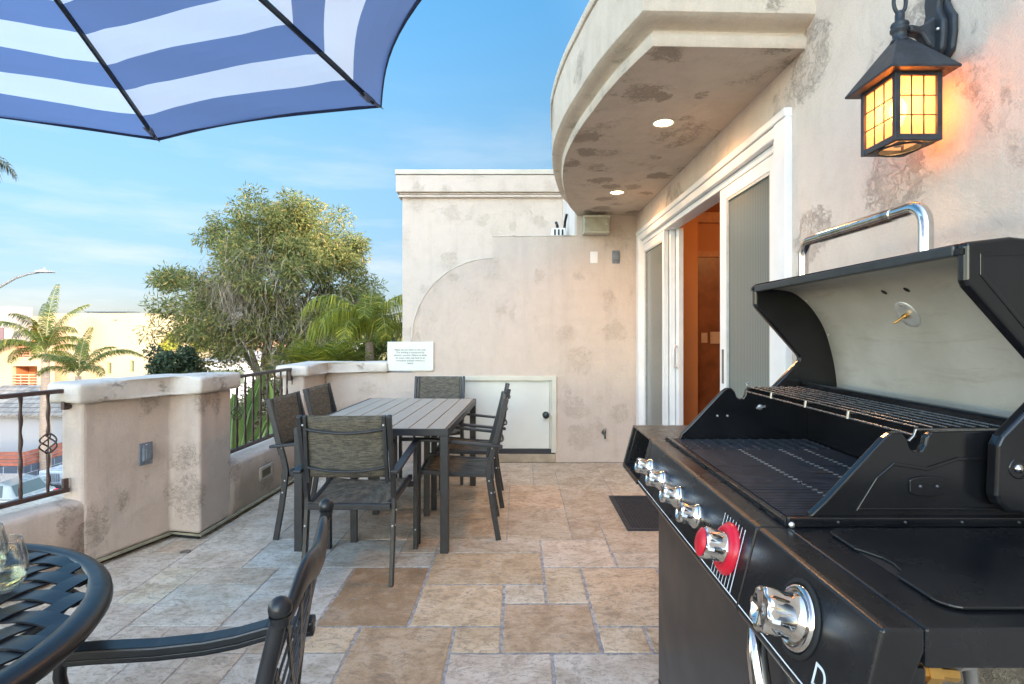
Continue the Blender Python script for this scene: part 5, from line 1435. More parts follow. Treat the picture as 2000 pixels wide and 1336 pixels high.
# ================================================================== VEGETATION
rng = np.random.default_rng(11)
def leafm(name, c1, c2, c3=None, trans=.35, rough=.5, scale=.9):
    m = NT(name)
    oi = m.n('ShaderNodeAttribute', attribute_name='leaf')     # per-leaf random tone
    c = m.mix(oi.outputs['Fac'], c1, c2)
    if c3: c = m.mix(m.rng(oi.outputs['Fac'], .86, .9), c, c3)
    m.set(color=c, rough=rough, spec=.2)
    tl = m.n('ShaderNodeBsdfTranslucent'); m.l(c, tl.inputs['Color'])
    mx = m.n('ShaderNodeMixShader'); mx.inputs[0].default_value = trans
    m.l(m.b.outputs[0], mx.inputs[1]); m.l(tl.outputs[0], mx.inputs[2]); m.l(mx.outputs[0], m.out.inputs['Surface'])
    return m.mat
def bark(name, c1, c2, sc3=(6, 6, 1)):
    m = NT(name); p = m.pos(scale=sc3); n = m.noise(p, 3, 6, .7)
    return m.set(color=m.mix(m.rng(n.outputs['Fac'], .35, .65), c1, c2), rough=.9, normal=m.bump(n.outputs['Fac'], .6, .02))
def quads_mesh(name, V, mat, parent, val):
    """V: (n, k, 3) leaf outlines; val: (n,) tone"""
    n, k = V.shape[:2]
    base = np.array(parent['_base'] if parent.get('_w', 0) else (0, 0, 0))
    me = bpy.data.meshes.new(name); me.vertices.add(n * k); me.vertices.foreach_set('co', (V - base).reshape(-1).astype(np.float32))
    me.loops.add(n * k); me.loops.foreach_set('vertex_index', np.arange(n * k, dtype=np.int32))
    me.polygons.add(n); me.polygons.foreach_set('loop_start', np.arange(0, n * k, k, dtype=np.int32)); me.polygons.foreach_set('loop_total', np.full(n, k, dtype=np.int32))
    a = me.attributes.new('leaf', 'FLOAT', 'FACE'); a.data.foreach_set('value', val.astype(np.float32))
    me.materials.append(mat); me.update(calc_edges=True)
    o = bpy.data.objects.new(name, me); col.objects.link(o); o.parent = parent
    return o
def unit(v): return v / np.maximum(1e-9, np.linalg.norm(v, axis=-1, keepdims=True))
def leaves(cent, length, width, droop=.5, outward=None):
    """lens-shaped leaves at the centres"""
    n = len(cent)
    d = rng.normal(size=(n, 3)); 
    if outward is not None: d = d * .8 + outward * .9
    d[:, 2] -= droop; d = unit(d)
    u = unit(np.cross(d, rng.normal(size=(n, 3))))
    L_ = length * rng.uniform(.6, 1.3, (n, 1)); W_ = width * rng.uniform(.7, 1.3, (n, 1))
    nn = np.cross(d, u) * L_ * .10
    return np.stack([cent, cent + d * L_ * .45 + u * W_ * .5 + nn, cent + d * L_, cent + d * L_ * .45 - u * W_ * .5 + nn], 1)
def blob_points(c, r, n, hollow=.45):
    d = unit(rng.normal(size=(n, 3))); k = rng.uniform(hollow, 1, (n, 1)) ** .6
    return np.array(c) + d * k * np.array(r), d
def W(px, py, Y): return np.array([(px - 1012) * Y / 1090, Y, 1.31 + (648 - py) * Y / 1090])

# ---- big evergreen beyond the wall
def big_tree():
    Y0 = 12.0
    t = thing('feathery_evergreen', 'large spreading evergreen with sunlit yellow-green top and dry hanging twigs', 'tree', (W(505, 800, Y0)[0], Y0, GZ))
    cl = [  # px, py, dy, rpx, rpy, density
        (560, 440, 0, 78, 48, 1.2), (470, 445, .3, 55, 38, .8), (645, 475, .2, 64, 56, 1.2), (520, 420, -.4, 55, 32, .8), (435, 468, .5, 20, 24, .4), (600, 425, .6, 45, 28, .7),
        (690, 515, .4, 28, 40, .9), (500, 500, -.6, 90, 50, 1), (600, 520, -.5, 80, 45, 1), (358, 540, .2, 46, 28, .8), (430, 560, -.3, 55, 42, .9), (335, 600, 0, 30, 32, .6), (390, 620, .4, 60, 40, .8),
        (335, 548, .5, 18, 16, .35), (480, 600, -.8, 70, 60, .8), (570, 600, -.2, 75, 50, .75), (660, 570, .3, 60, 38, .7), (715, 565, .5, 38, 28, .4), (332, 645, .4, 24, 28, .5), (640, 625, .6, 65, 40, .65), (450, 660, .2, 60, 36, .6), (540, 670, .5, 60, 40, .5), (400, 675, .3, 45, 26, .45), (700, 610, .4, 45, 40, .5), (728, 600, .5, 14, 22, .3), (470, 640, -.9, 60, 40, .8), (450, 700, -.3, 60, 26, .7), (550, 700, -.2, 60, 26, .7), (620, 675, .2, 50, 26, .6), (570, 640, -.7, 70, 40, .75), (520, 560, -1.0, 80, 40, .7), (400, 590, -.8, 55, 36, .6), (515, 405, .1, 16, 18, .2), (590, 400, .1, 20, 12, .2)]
    P = []; D = []; C_ = []
    for (px, py, dy, rx_, ry_, den) in cl:
        Y = Y0 + dy; c = W(px, py, Y); r = (rx_ * Y / 1090, 1.1, ry_ * Y / 1090)
        n_sub = max(4, int(16 * den * rx_ * ry_ / 2500))
        for _ in range(n_sub):     # leafy sprays inside each mass leave gaps between them
            d = unit(rng.normal(size=3)); sc0 = c + d * rng.uniform(.3, 1.0) * np.array(r)
            rr_ = rng.uniform(.17, .36); n = int(rng.uniform(120, 220) * 1.12)
            pp, dd_ = blob_points(sc0, (rr_ * 1.2, rr_, rr_ * .85), n, .05); P.append(pp); D.append(dd_); C_.append(sc0)
    P = np.concatenate(P); D = np.concatenate(D)
    V = leaves(P, .115, .026, .35, D)
    quads_mesh('foliage', V, leafm('evergreen_leaf', (.09, .12, .045), (.31, .31, .095), (.44, .33, .12), .38), t, rng.random(len(P)))
    bk_ = bark('grey_bark', (.13, .11, .09), (.24, .205, .17))
    m = MB(); root = W(520, 800, Y0); root[2] = -1.5
    b0 = Vector((root[0], root[1], GZ)); 
    m.tube([b0, b0 + Vector((.05, 0, 2.2)), Vector(W(512, 742, Y0))], [.30, .22, .17], 10)
    m.build('trunk', bk_, t)
    m = MB(); fork = Vector(W(512, 742, Y0)); tg = [(430, 600, .2), (475, 640, -.2), (560, 560, 0), (590, 690, .3), (610, 600, .4), (690, 560, .4), (500, 520, -.3), (380, 560, .3), (550, 450, .1), (660, 480, .2), (640, 640, .5)]
    for (px, py, dy) in tg:
        e = Vector(W(px, py, Y0 + dy)); mid = fork.lerp(e, .45) + Vector((rng.normal() * .12, rng.normal() * .1, .18)); pts = [fork, fork.lerp(mid, .5) + Vector((0, 0, -.05)), mid, mid.lerp(e, .5) + Vector((rng.normal() * .1, 0, rng.normal() * .06)), e]
        m.tube(pts, [.080, .058, .042, .026, .010], 7)
    m.build('limb', bk_, t)
    m = MB(); C_ = np.array(C_); ends = [Vector(W(px, py, Y0 + dy)) for (px, py, dy) in tg]
    for c in C_[::8]:
        c = Vector(c); e = min(ends, key=lambda q: (q - c).length); m.tube([e.lerp(fork, .15), e.lerp(c, .55) + Vector((rng.normal() * .06, 0, rng.normal() * .06)), c], [.020, .012, .004], 4, caps=False)
    m.build('twigs', bk_, t)
    # dry hanging strands
    n = 1300; src = []
    for _ in range(n):
        q = rng.random()
        if q < .55: px, py = rng.normal(455, 38), rng.normal(570, 40)
        elif q < .8: px, py = rng.normal(520, 50), rng.normal(545, 45)
        else: px, py = rng.normal(600, 60), rng.normal(640, 40)
        src.append(W(px, py, Y0 - 1.1 + rng.normal() * .45))
    src = np.array(src); d = rng.normal(size=(n, 3)) * .45; d[:, 2] -= 1.0; d = unit(d)
    d2 = unit(d + rng.normal(size=(n, 3)) * .35 - np.array([0, 0, .4])); L_ = rng.uniform(.12, .40, (n, 1)); u = unit(np.cross(d, rng.normal(size=(n, 3)))) * .0032
    A = src; B = A + d * L_; C = B + d2 * L_
    V = np.concatenate([np.stack([A - u, A + u, B + u, B - u], 1), np.stack([B - u, B + u, C + u * .5, C - u * .5], 1)])
    quads_mesh('dry_strands', V, leafm('dry_twig', (.17, .135, .10), (.36, .30, .235), None, .1, .8), t, rng.random(len(V)))
big_tree()

def bush(name, label, cat, px, py, Y, rx_, ry_, n, ll, lw, mat, depth=.8, group=None, trunk=True, sub=30):
    c = W(px, py, Y); t = thing(name, label, cat, (c[0], c[1], GZ), group=group)
    P = []; D = []
    for _ in range(sub):
        d = unit(rng.normal(size=3)); s_ = c + d * rng.uniform(.2, .9) * np.array((rx_, depth, ry_)); r = rng.uniform(.25, .5) * min(rx_, ry_)
        pp, dd_ = blob_points(s_, (r, r, r * .8), n // sub, .2); P.append(pp); D.append(dd_)
    P = np.concatenate(P); D = np.concatenate(D); V = leaves(P, ll, lw, .2, D)
    quads_mesh('foliage', V, mat, t, rng.random(len(P)))
    if trunk: MB().tube([(c[0], c[1], GZ), (c[0] + .1, c[1], (GZ + c[2]) / 2), tuple(c)], [.12, .09, .04], 8).build('trunk', bark('bark_' + name, (.10, .08, .06), (.2, .16, .12)), t)
    return t
dl = leafm('dark_leaf', (.028, .050, .032), (.075, .11, .062), (.16, .17, .07), .25)
bush('dark_shrub', 'dark green leafy shrub behind the left parapet cap below the big evergreen', 'shrub', 342, 715, 10.5, .72, .38, 5200, .085, .036, dl, .6)
yl_ = leafm('yellow_leaf', (.22, .26, .05), (.42, .38, .06), None, .4)
bush('far_tree', 'small sunlit yellow-green tree by the end of the cream building', 'tree', 322, 668, 46, 1.3, 1.0, 2600, .32, .14, yl_, 1.2, 'far yellow-green trees')
bush('far_tree', 'sunlit yellow-green tree showing under the left side of the evergreen', 'tree', 372, 662, 50, 1.9, 1.5, 3000, .34, .15, yl_, 1.4, 'far yellow-green trees')
bush('far_tree', 'far bushy olive tree lowest behind the evergreen trunk', 'tree', 440, 685, 55, 2.6, 1.4, 3000, .36, .16, leafm('olive_leaf', (.10, .13, .05), (.22, .22, .08), None, .3), 1.4, 'far yellow-green trees')

def frond(m_l, m_s, base, az, elev, length, droop, nl, ll, lw, tw=.0, hang=.5, curl=1.0, tones=None):
    """one feather frond: arching rachis and two rows of leaflets; appends quads to m_l"""
    base = Vector(base); h = Vector((math.cos(az), math.sin(az), 0)); pts = []
    p = base.copy(); e = elev; step = length / 18
    for k in range(19):
        pts.append(p.copy()); d = h * math.cos(e) + Vector((0, 0, math.sin(e))); p = p + d * step; e -= droop / 18 * (0.5 + k / 18 * curl)
    m_s.tube(pts, [.006 * length * (1 - .85 * k / 18) + .0015 for k in range(19)], 5, caps=False)
    side = h.cross(Vector((0, 0, 1))).normalized()
    for k in range(nl):
        u = .14 + .86 * k / (nl - 1); q = u * 18; i = min(17, int(q)); c = pts[i].lerp(pts[i + 1], q - i); t = (pts[i + 1] - pts[i]).normalized()
        L_ = ll * (math.sin(PI * min(1, u * .82 + .14)) ** .6) * random.uniform(.85, 1.12)
        for s_ in (-1, 1):
            d = (side * s_ * .85 + t * .55 + Vector((0, 0, random.uniform(-.15, .3)))).normalized(); a = c; w = t * lw / 2
            m1 = a + d * L_ * .5 + Vector((0, 0, -hang * L_ * .12)); e_ = a + d * L_ * (1 - hang * .25) + Vector((0, 0, -hang * L_ * .62))
            m_l.append([a - w * .5, a + w * .5, m1 + w, m1 - w]); m_l.append([m1 - w, m1 + w, e_ + w * .1, e_ - w * .1])
def palm(name, label, base, top, rt_, rb_, fronds, leaf_mat, group=None, trunk_mat=None, rz=.35):
    t = thing(name, label, 'palm', base, group=group)
    ql = []; ms = MB()
    for f in fronds: frond(ql, ms, top, *f)
    V = np.array([[tuple(v) for v in q] for q in ql])
    val = np.repeat(rng.random(len(V) // 4 + 1), 4)[:len(V)]
    quads_mesh('fronds', V, leaf_mat, t, val)
    ms.build('midribs', simple('midrib_' + name, (.20, .20, .08), .6), t)
    m = MB(); n = 22; b0 = Vector(base); t0 = Vector(top)
    m.tube([b0.lerp(t0, k / n) + Vector((0, 0, 0)) for k in range(n + 1)], [rb_ + (rt_ - rb_) * k / n + (.008 * (k % 2)) for k in range(n + 1)], 12)
    m.build('trunk', trunk_mat or bark('palm_trunk_' + name, (.22, .16, .12), (.36, .28, .22), (2, 2, 14)), t)
    return t
pl1 = leafm('palm_leaf_sunny', (.030, .060, .014), (.11, .125, .022), (.24, .19, .04), .3)
pl2 = leafm('palm_leaf_green', (.08, .12, .022), (.30, .31, .035), (.46, .42, .06), .38)
random.seed(5)
# street palms
b1 = W(88, 740, 25); T1 = tuple(W(89, 690, 25))
fr1 = []
for az, el, ln, dr in ((95, 88, 3.4, .5), (60, 80, 3.1, 1.2), (160, 62, 2.9, 2.1), (185, 48, 2.8, 2.4), (200, 70, 3.0, 1.8), (0, 62, 2.5, 2.6), (20, 45, 2.2, 2.6), (340, 72, 2.8, 2.2), (130, 78, 3.0, 1.0), (270, 80, 2.8, 1.6), (170, 28, 2.4, 1.9), (350, 22, 1.9, 2.0), (230, 50, 2.6, 2.2), (300, 50, 2.3, 2.4)):
    fr1.append((rad(az), rad(el), ln * .95, dr, 60, .56, .040, 0, 1.0, 1.0))
palm('street_palm', 'tall feather palm with thick pale trunk before the cream building', (b1[0], 25, GZ), T1, .15, .24, fr1, pl1, 'street palms')
b2 = W(152, 742, 21); T2 = tuple(W(153, 735, 21))
fr2 = []
for az, el, ln, dr in ((92, 86, 2.1, .7), (20, 62, 2.6, 1.9), (5, 55, 2.9, 1.75), (165, 60, 2.2, 2.0), (178, 40, 1.9, 1.8), (60, 76, 1.9, 1.6), (120, 74, 2.0, 1.2), (200, 68, 2.0, 2.0), (270, 72, 1.7, 2.0), (340, 50, 1.7, 2.2)):
    fr2.append((rad(az), rad(el), ln * .95, dr, 54, .44, .034, 0, .9, 1.0))
palm('street_palm', 'shorter feather palm rising just above the left parapet cap', (b2[0], 21, GZ), T2, .10, .16, fr2, pl1, 'street palms')
# palms just behind the back parapet
T3 = tuple(W(632, 775, 7.6)); fr3 = []
for k in range(26):
    az = random.uniform(0, 360); el = random.uniform(66, 88); fr3.append((rad(az), rad(el), random.uniform(.75, 1.05), random.uniform(.7, 1.4), 34, .36, .019, 0, .15, 1.0))
palm('garden_palm', 'low bright green palm fanning just above the back parapet', (T3[0], 7.6, GZ), T3, .06, .1, fr3, pl2, 'garden palms behind the parapet')
T4 = tuple(W(722, 668, 8.4)); fr4 = []
for az, el, ln, dr in ((20, 84, 1.75, 3.0), (190, 84, 1.5, 2.6), (175, 66, 1.3, 2.6), (5, 70, 1.3, 2.9), (-20, 82, 1.6, 2.8), (100, 86, 1.5, 2.2), (150, 78, 1.35, 2.4), (230, 76, 1.2, 2.6), (280, 80, 1.2, 2.4), (15, 54, 1.0, 2.2), (185, 50, 1.05, 1.9), (260, 60, 1.1, 2.4), (300, 66, 1.2, 2.6)):
    fr4.append((rad(az), rad(el), ln, dr, 70, .42, .013, 0, 1.25, 1.3))
palm('garden_palm', 'arching palm with drooping yellow-green fronds against the corner of the tall block', (T4[0], 8.4, GZ), T4, .06, .1, fr4, pl2, 'garden palms behind the parapet')
# palm whose frond tips show at the left edge of the picture
T5 = (-8.62, 8.0, 3.85); fr5 = []
for az, el, ln, dr in ((0, 20, 1.25, 2.0), (10, -5, 1.15, 1.6), (-15, 5, 1.2, 1.7), (20, 35, 1.2, 2.4), (-30, 30, 1.1, 2.2), (90, 60, 1.3, 2), (150, 50, 1.3, 2), (180, 40, 1.3, 2), (220, 40, 1.3, 2), (270, 50, 1.3, 2), (60, 40, 1.3, 2), (-60, 40, 1.3, 2)):
    fr5.append((rad(az), rad(el), ln, dr, 36, .30, .028, 0, .7, 1.0))
palm('leaning_palm', 'palm whose dull frond tips hang at the left edge under the parasol', (-8.8, 8.2, GZ), T5, .12, .18, fr5, leafm('palm_leaf_dull', (.07, .075, .045), (.17, .16, .09), (.25, .19, .11), .25), None)

# ---- giant banana-like leaves beyond the railing
bt = thing('banana_plant', 'broad bright green banana leaves seen through the railing', 'plant', (-2.9, 4.9, GZ))
bl_ = NT('banana_leaf'); p = bl_.pos()
wv = bl_.n('ShaderNodeTexWave', wave_type='BANDS', bands_direction='DIAGONAL'); wv.inputs['Scale'].default_value = 14; wv.inputs['Distortion'].default_value = 2; bl_.l(p, wv.inputs['Vector'])
nn_ = bl_.noise(p, 3, 3)
k = bl_.mix(bl_.rng(nn_.outputs['Fac'], .35, .65), (.07, .13, .035), (.17, .25, .055)); k = bl_.mix(bl_.math('MULTIPLY', wv.outputs['Fac'], .12), k, (.22, .30, .09))
bl_.set(color=k, rough=.35, spec=.5)
tl = bl_.n('ShaderNodeBsdfTranslucent'); bl_.l(k, tl.inputs['Color']); mx = bl_.n('ShaderNodeMixShader'); mx.inputs[0].default_value = .25
bl_.l(bl_.b.outputs[0], mx.inputs[1]); bl_.l(tl.outputs[0], mx.inputs[2]); bl_.l(mx.outputs[0], bl_.out.inputs['Surface'])
def bleaf(base, tip, wid, side, fold=.25, bend=.1):
    base, tip, side = Vector(base), Vector(tip), Vector(side).normalized(); ax = tip - base; nv = ax.cross(side).normalized(); n = 16; vs = []; fs = []
    for i in range(n + 1):
        u = i / n; w = wid * (math.sin(PI * min(1, (u * .96 + .02))) ** .62) * (1 - .25 * u); c = base + ax * u + nv * (math.sin(PI * u) * bend * ax.length)
        for j in (-2, -1, 0, 1, 2): vs.append(c + side * w * j / 2 + nv * (abs(j) / 2) ** 1.3 * w * fold)
    for i in range(n):
        for j in range(4): fs.append((i * 5 + j, i * 5 + j + 1, i * 5 + j + 6, i * 5 + j + 5))
    MB().add(vs, fs, 0, True).build('leaf', bl_.mat, bt)
    MB().tube([base - (ax * .0) + Vector((.05, 0, -1.2)), base, base + ax * .5 + nv * (bend * ax.length * 1.0), tip], [.03, .020, .012, .004], 8).build('stalk', bl_.mat, bt)
for (bx, by, tx2, ty2, Y, wd, sx) in ((470, 890, 515, 728, 5.1, .095, (1, .9, .2)), (452, 885, 458, 770, 4.8, .085, (1, .6, 0)), (492, 890, 556, 775, 5.5, .060, (1, 1.4, .1)), (505, 890, 524, 745, 6.0, .10, (1, -.5, 0)), (545, 900, 560, 800, 6.2, .055, (1, .9, 0)), (478, 900, 480, 800, 5.3, .06, (.6, 1, .3))):
    bleaf(W(bx, by, Y), W(tx2, ty2, Y + .1), wd, sx)
bush('garden_hedge', 'low yellow-green hedge filling the gap beneath the arching palm', 'hedge', 690, 705, 9.4, .85, .42, 5200, .12, .03, leafm('garden_leaf', (.07, .11, .025), (.22, .26, .06), None, .35), .5, sub=26)
bush('dry_hedge', 'dense mixed hedge of dry and green foliage just beyond the railing', 'hedge', 560, 800, 8.6, 1.4, .75, 9000, .11, .032, leafm('hedge_leaf', (.08, .10, .035), (.26, .22, .11), (.4, .34, .26), .3), .9, sub=50)

# ================================================================== BUILDINGS BEYOND
def plaster(name, c, v=.08):
    m = NT(name); p = m.pos(); a = m.noise(p, .35, 4); b_ = m.noise(p, 8, 4, .6)
    k = m.mix(m.rng(a.outputs['Fac'], .35, .65), tuple(x * (1 - v) for x in c), c); k = m.mix(m.rng(b_.outputs['Fac'], .45, .75, 0, .12), k, tuple(x * .7 for x in c))
    return m.set(color=k, rough=.9)
def X_(px, Y): return (px - 1012) * Y / 1090
def Z_(py, Y): return 1.31 + (648 - py) * Y / 1090
cream = plaster('cream_plaster', (.43, .325, .205), .15); orange = plaster('orange_plaster', (.36, .13, .05)); pane_m = simple('window_dark', (.10, .12, .09), .15, 0, .2, 1)
YB = 44
cb_ = thing('cream_block', 'long cream two-storey block with small windows beyond the palms', 'building', (X_(220, YB), YB, GZ))
def wall_with_holes(x0, x1, z0, z1, Y, holes, name, mat, parent, th=.35):
    """a wall facing -Y from boxes round rectangular openings (x0, x1, z0, z1)"""
    m = MB(); xs = sorted({x0, x1, *[h[0] for h in holes], *[h[1] for h in holes]})
    for a, c in zip(xs[:-1], xs[1:]):
        hz_ = sorted([(h[2], h[3]) for h in holes if h[0] <= a + 1e-6 and h[1] >= c - 1e-6]); z = z0
        for (p, q) in hz_:
            if p > z: m.box2((a, Y, z), (c, Y + th, p))
            z = q
        if z < z1: m.box2((a, Y, z), (c, Y + th, z1))
    return m.build(name, mat, parent)
def win(px0, px1, py0, py1, Y): return (X_(px0, Y), X_(px1, Y), Z_(py1, Y), Z_(py0, Y))
wl_ = [win(209, 218, 708, 731, YB), win(254, 262, 704, 727, YB), win(173, 176, 714, 735, YB), win(108, 121, 715, 734, YB), win(98, 105, 715, 736, YB)]
z1 = Z_(612, YB)
wall_with_holes(X_(128, YB), X_(295, YB), GZ, z1, YB, wl_, 'front_wall', cream, cb_)
m = MB(); m.box2((X_(139, YB), YB + .35, GZ), (X_(295, YB), YB + 9, z1)); m.build('block', cream, cb_)
for h in wl_:
    f = MB(); f.box2((h[0], YB + .18, h[2]), (h[1], YB + .24, h[3])); o = f.build('window', simple('olive_shutter', (.26, .25, .10), .5) if 'olive_shutter' not in bpy.data.materials else bpy.data.materials['olive_shutter'], cb_)
    g2 = MB(); w_ = h[1] - h[0]; g2.box2((h[0] + w_ * .18, YB + .172, h[2] + .06), (h[1] - w_ * .18, YB + .179, h[3] - .06)); g2.build('pane', pane_m, o)
m = MB(); m.box2((X_(157, YB), YB + .4, z1 + .08), (X_(238, YB), YB + 2.2, z1 + .20)); 
for q in (160, 195, 234): m.box2((X_(q, YB) - .04, YB + .6, z1 - .05), (X_(q, YB) + .04, YB + .7, z1 + .09))
m.build('solar_panel', simple('solar_dark', (.06, .08, .10), .3), cb_)
m = MB()
for q, r in ((160, 631.5), (226, 625)): m.box2((X_(q - 3, YB), YB - .06, Z_(r + 1, YB)), (X_(q + 3, YB), YB + .02, Z_(r - 1, YB)))
m.build('scupper', simple('scupper_dark', (.12, .10, .08), .7), cb_)
# taller balcony block at the left
YL = 40
lb = thing('balcony_block', 'cream block with orange recessed balconies at the far left', 'building', (X_(50, YL), YL, GZ))
hl = [win(31, 73, 628, 697, YL), win(24, 73, 715, 757, YL)]
zt = Z_(618, YL)
wall_with_holes(X_(-80, YL), X_(100, YL), GZ, zt, YL, hl, 'front_wall', cream, lb, .3)
for h in hl:
    m = MB(); m.box2((h[0], YL + 1.4, h[2]), (h[1], YL + 1.5, h[3])); m.box2((h[1], YL + .3, h[2]), (h[1] + .1, YL + 1.4, h[3])); m.box2((h[0] - .1, YL + .3, h[2]), (h[0], YL + 1.4, h[3])); m.box2((h[0], YL + .3, h[3]), (h[1], YL + 1.4, h[3] + .1)); m.box2((h[0], YL + .3, h[2] - .1), (h[1], YL + 1.4, h[2])); bo = m.build('balcony_recess', orange, lb)
    m = MB(); n = 5
    for k in range(n): z = h[2] + .08 + k * .20; m.box2((h[0], YL - .02, z), (h[1], YL + .02, z + .07))
    for k in range(4): x = h[0] + (h[1] - h[0]) * k / 3; m.box2((x - .02, YL - .03, h[2]), (x + .02, YL + .03, h[2] + .98))
    m.build('balcony_rail', simple('salmon_rail', (.50, .26, .17), .6) if 'salmon_rail' not in bpy.data.materials else bpy.data.materials['salmon_rail'], bo)
m = MB(); m.box2((X_(-80, YL), YL + 1.6, GZ), (X_(100, YL), YL + 8, zt)); m.build('block', cream, lb)
gb = MB(); gb.box2((X_(-120, 38), 38, Z_(667, 38)), (X_(16, 38), 39.9, Z_(598, 38))); go = gb.build('grey_bay', plaster('grey_plaster', (.24, .21, .21)), lb)
m = MB(); m.box2((X_(-10, 38), 37.95, Z_(667, 38)), (X_(8, 38), 37.999, Z_(640, 38))); m.build('window', simple('purple_glass', (.12, .07, .09), .2), go)
# low white garage with shake roof, seen through the railing
YG = 27
wg = thing('low_white_building', 'low white building with weathered grey shingle roof across the street', 'building', (X_(60, YG), YG, GZ))
m = MB(); m.box2((X_(-80, YG), YG, GZ), (X_(140, YG), YG + 5, Z_(806, YG))); m.build('wall', plaster('white_plaster', (.27, .27, .29)), wg)
sh_ = NT('shingles'); p = sh_.pos(); br = sh_.n('ShaderNodeTexBrick'); br.inputs['Scale'].default_value = 1; br.inputs['Brick Width'].default_value = .35; br.inputs['Row Height'].default_value = .16; br.inputs['Mortar Size'].default_value = .012
br.inputs['Color1'].default_value = (.16, .14, .125, 1); br.inputs['Color2'].default_value = (.26, .235, .21, 1); br.inputs['Mortar'].default_value = (.05, .045, .04, 1)
mp_ = sh_.n('ShaderNodeMapping'); mp_.inputs['Rotation'].default_value = (rad(90), 0, 0); sh_.l(p, mp_.inputs['Vector']); sh_.l(mp_.outputs['Vector'], br.inputs['Vector']); sh_.set(color=br.outputs['Color'], rough=.9)
m = MB(); x0, x1 = X_(-90, YG), X_(128, YG); m.add([(x0, YG - .35, Z_(808, YG)), (x1, YG - .35, Z_(808, YG)), (x1 - .3, YG + 2.6, Z_(752, YG + 2.6)), (x0, YG + 2.6, Z_(752, YG + 2.6)), (x0, YG - .35, Z_(808, YG) - .12), (x1, YG - .35, Z_(808, YG) - .12), (x1 - .3, YG + 5, Z_(808, YG) - .12), (x0, YG + 5, Z_(808, YG) - .12)], [(0, 1, 2, 3), (4, 5, 1, 0), (1, 5, 6, 2), (3, 2, 6, 7), (4, 7, 6, 5)]); m.build('roof', sh_.mat, wg)
# blue tiled garden wall topped with red-brown slats
YW = 24.0
bw = thing('blue_tile_wall', 'dark blue tiled street wall topped with red-brown slats', 'wall', (X_(50, YW), YW, GZ))
ti = NT('blue_tiles'); p = ti.pos(); br = ti.n('ShaderNodeTexBrick'); br.inputs['Brick Width'].default_value = .62; br.inputs['Row Height'].default_value = .32; br.inputs['Mortar Size'].default_value = .012; br.inputs['Scale'].default_value = 1
br.inputs['Color1'].default_value = (.040, .055, .085, 1); br.inputs['Color2'].default_value = (.055, .07, .10, 1); br.inputs['Mortar'].default_value = (.32, .35, .4, 1)
sx3 = ti.n('ShaderNodeSeparateXYZ'); ti.l(p, sx3.inputs[0]); cx3 = ti.n('ShaderNodeCombineXYZ'); ti.l(ti.math('ADD', sx3.outputs[0], sx3.outputs[1]), cx3.inputs[0]); ti.l(sx3.outputs[2], cx3.inputs[1]); ti.l(cx3.outputs[0], br.inputs['Vector']); ti.set(color=br.outputs['Color'], rough=.35)
cxx = X_(48, YW)
pw_ = [(X_(-150, YW), YW), (cxx, YW), (X_(150, 27), 26.8), (X_(150, 27) - .2, 26.8), (cxx - .2, YW + .2), (X_(-150, YW), YW + .2)]
m = MB(); m.prism(pw_, GZ, Z_(912, YW)); m.build('tiled_wall', ti.mat, bw)
m = MB()
for k in range(4):
    z = Z_(912, YW) + .03 + k * .155
    m.prism([(X_(-150, YW), YW + .05), (cxx - .05, YW + .05), (X_(150, 27) - .05, 26.75), (X_(150, 27) - .12, 26.75), (cxx - .12, YW + .12), (X_(-150, YW), YW + .12)], z, z + .125)
m.build('slat', simple('redwood', (.26, .075, .045), .7, 0, .35, 3), bw)
# small cottages glimpsed under the evergreen
for (p0, p1, q0, q1, Y, c, lb_) in ((395, 470, 690, 740, 40, (.55, .53, .55), 'pale house glimpsed low behind the evergreen, nearer the trunk'), (300, 345, 678, 720, 52, (.50, .45, .46), 'small pale house beside the end of the cream building'), (468, 545, 655, 740, 60, (.60, .36, .26), 'salmon house hidden behind the evergreen branches'), (560, 700, 672, 740, 60, (.58, .52, .47), 'beige house far behind the low bright palm')):
    h = thing('far_house', lb_, 'house', (X_((p0 + p1) / 2, Y), Y, GZ), group='far houses behind the trees')
    x0, x1, zz = X_(p0, Y), X_(p1, Y), Z_(q0, Y)
    MB().box2((x0, Y, GZ), (x1, Y + 6, zz - .6)).build('wall', plaster('far_wall', c), h)
    m = MB(); m.add([(x0 - .3, Y - .3, zz - .6), (x1 + .3, Y - .3, zz - .6), (x1 + .3, Y + 6.3, zz - .6), (x0 - .3, Y + 6.3, zz - .6), (x0 + 1, Y + 3, zz + .3), (x1 - 1, Y + 3, zz + .3)], [(0, 1, 5, 4), (1, 2, 5), (2, 3, 4, 5), (3, 0, 4), (0, 3, 2, 1)]); m.build('roof', simple('far_roof', (.24, .22, .22), .8), h)
    m = MB()
    for k in range(3):
        x = x0 + (x1 - x0) * (k + .7) / 3.4; m.box2((x, Y - .03, zz - 2.2), (x + .8, Y + .02, zz - 1.2))
    for k in range(3):
        x = x0 + (x1 - x0) * (k + .7) / 3.4; mm = MB().box2((x, Y - .03, zz - 2.2), (x + .8, Y + .02, zz - 1.2)).build('window', pane_m, h)
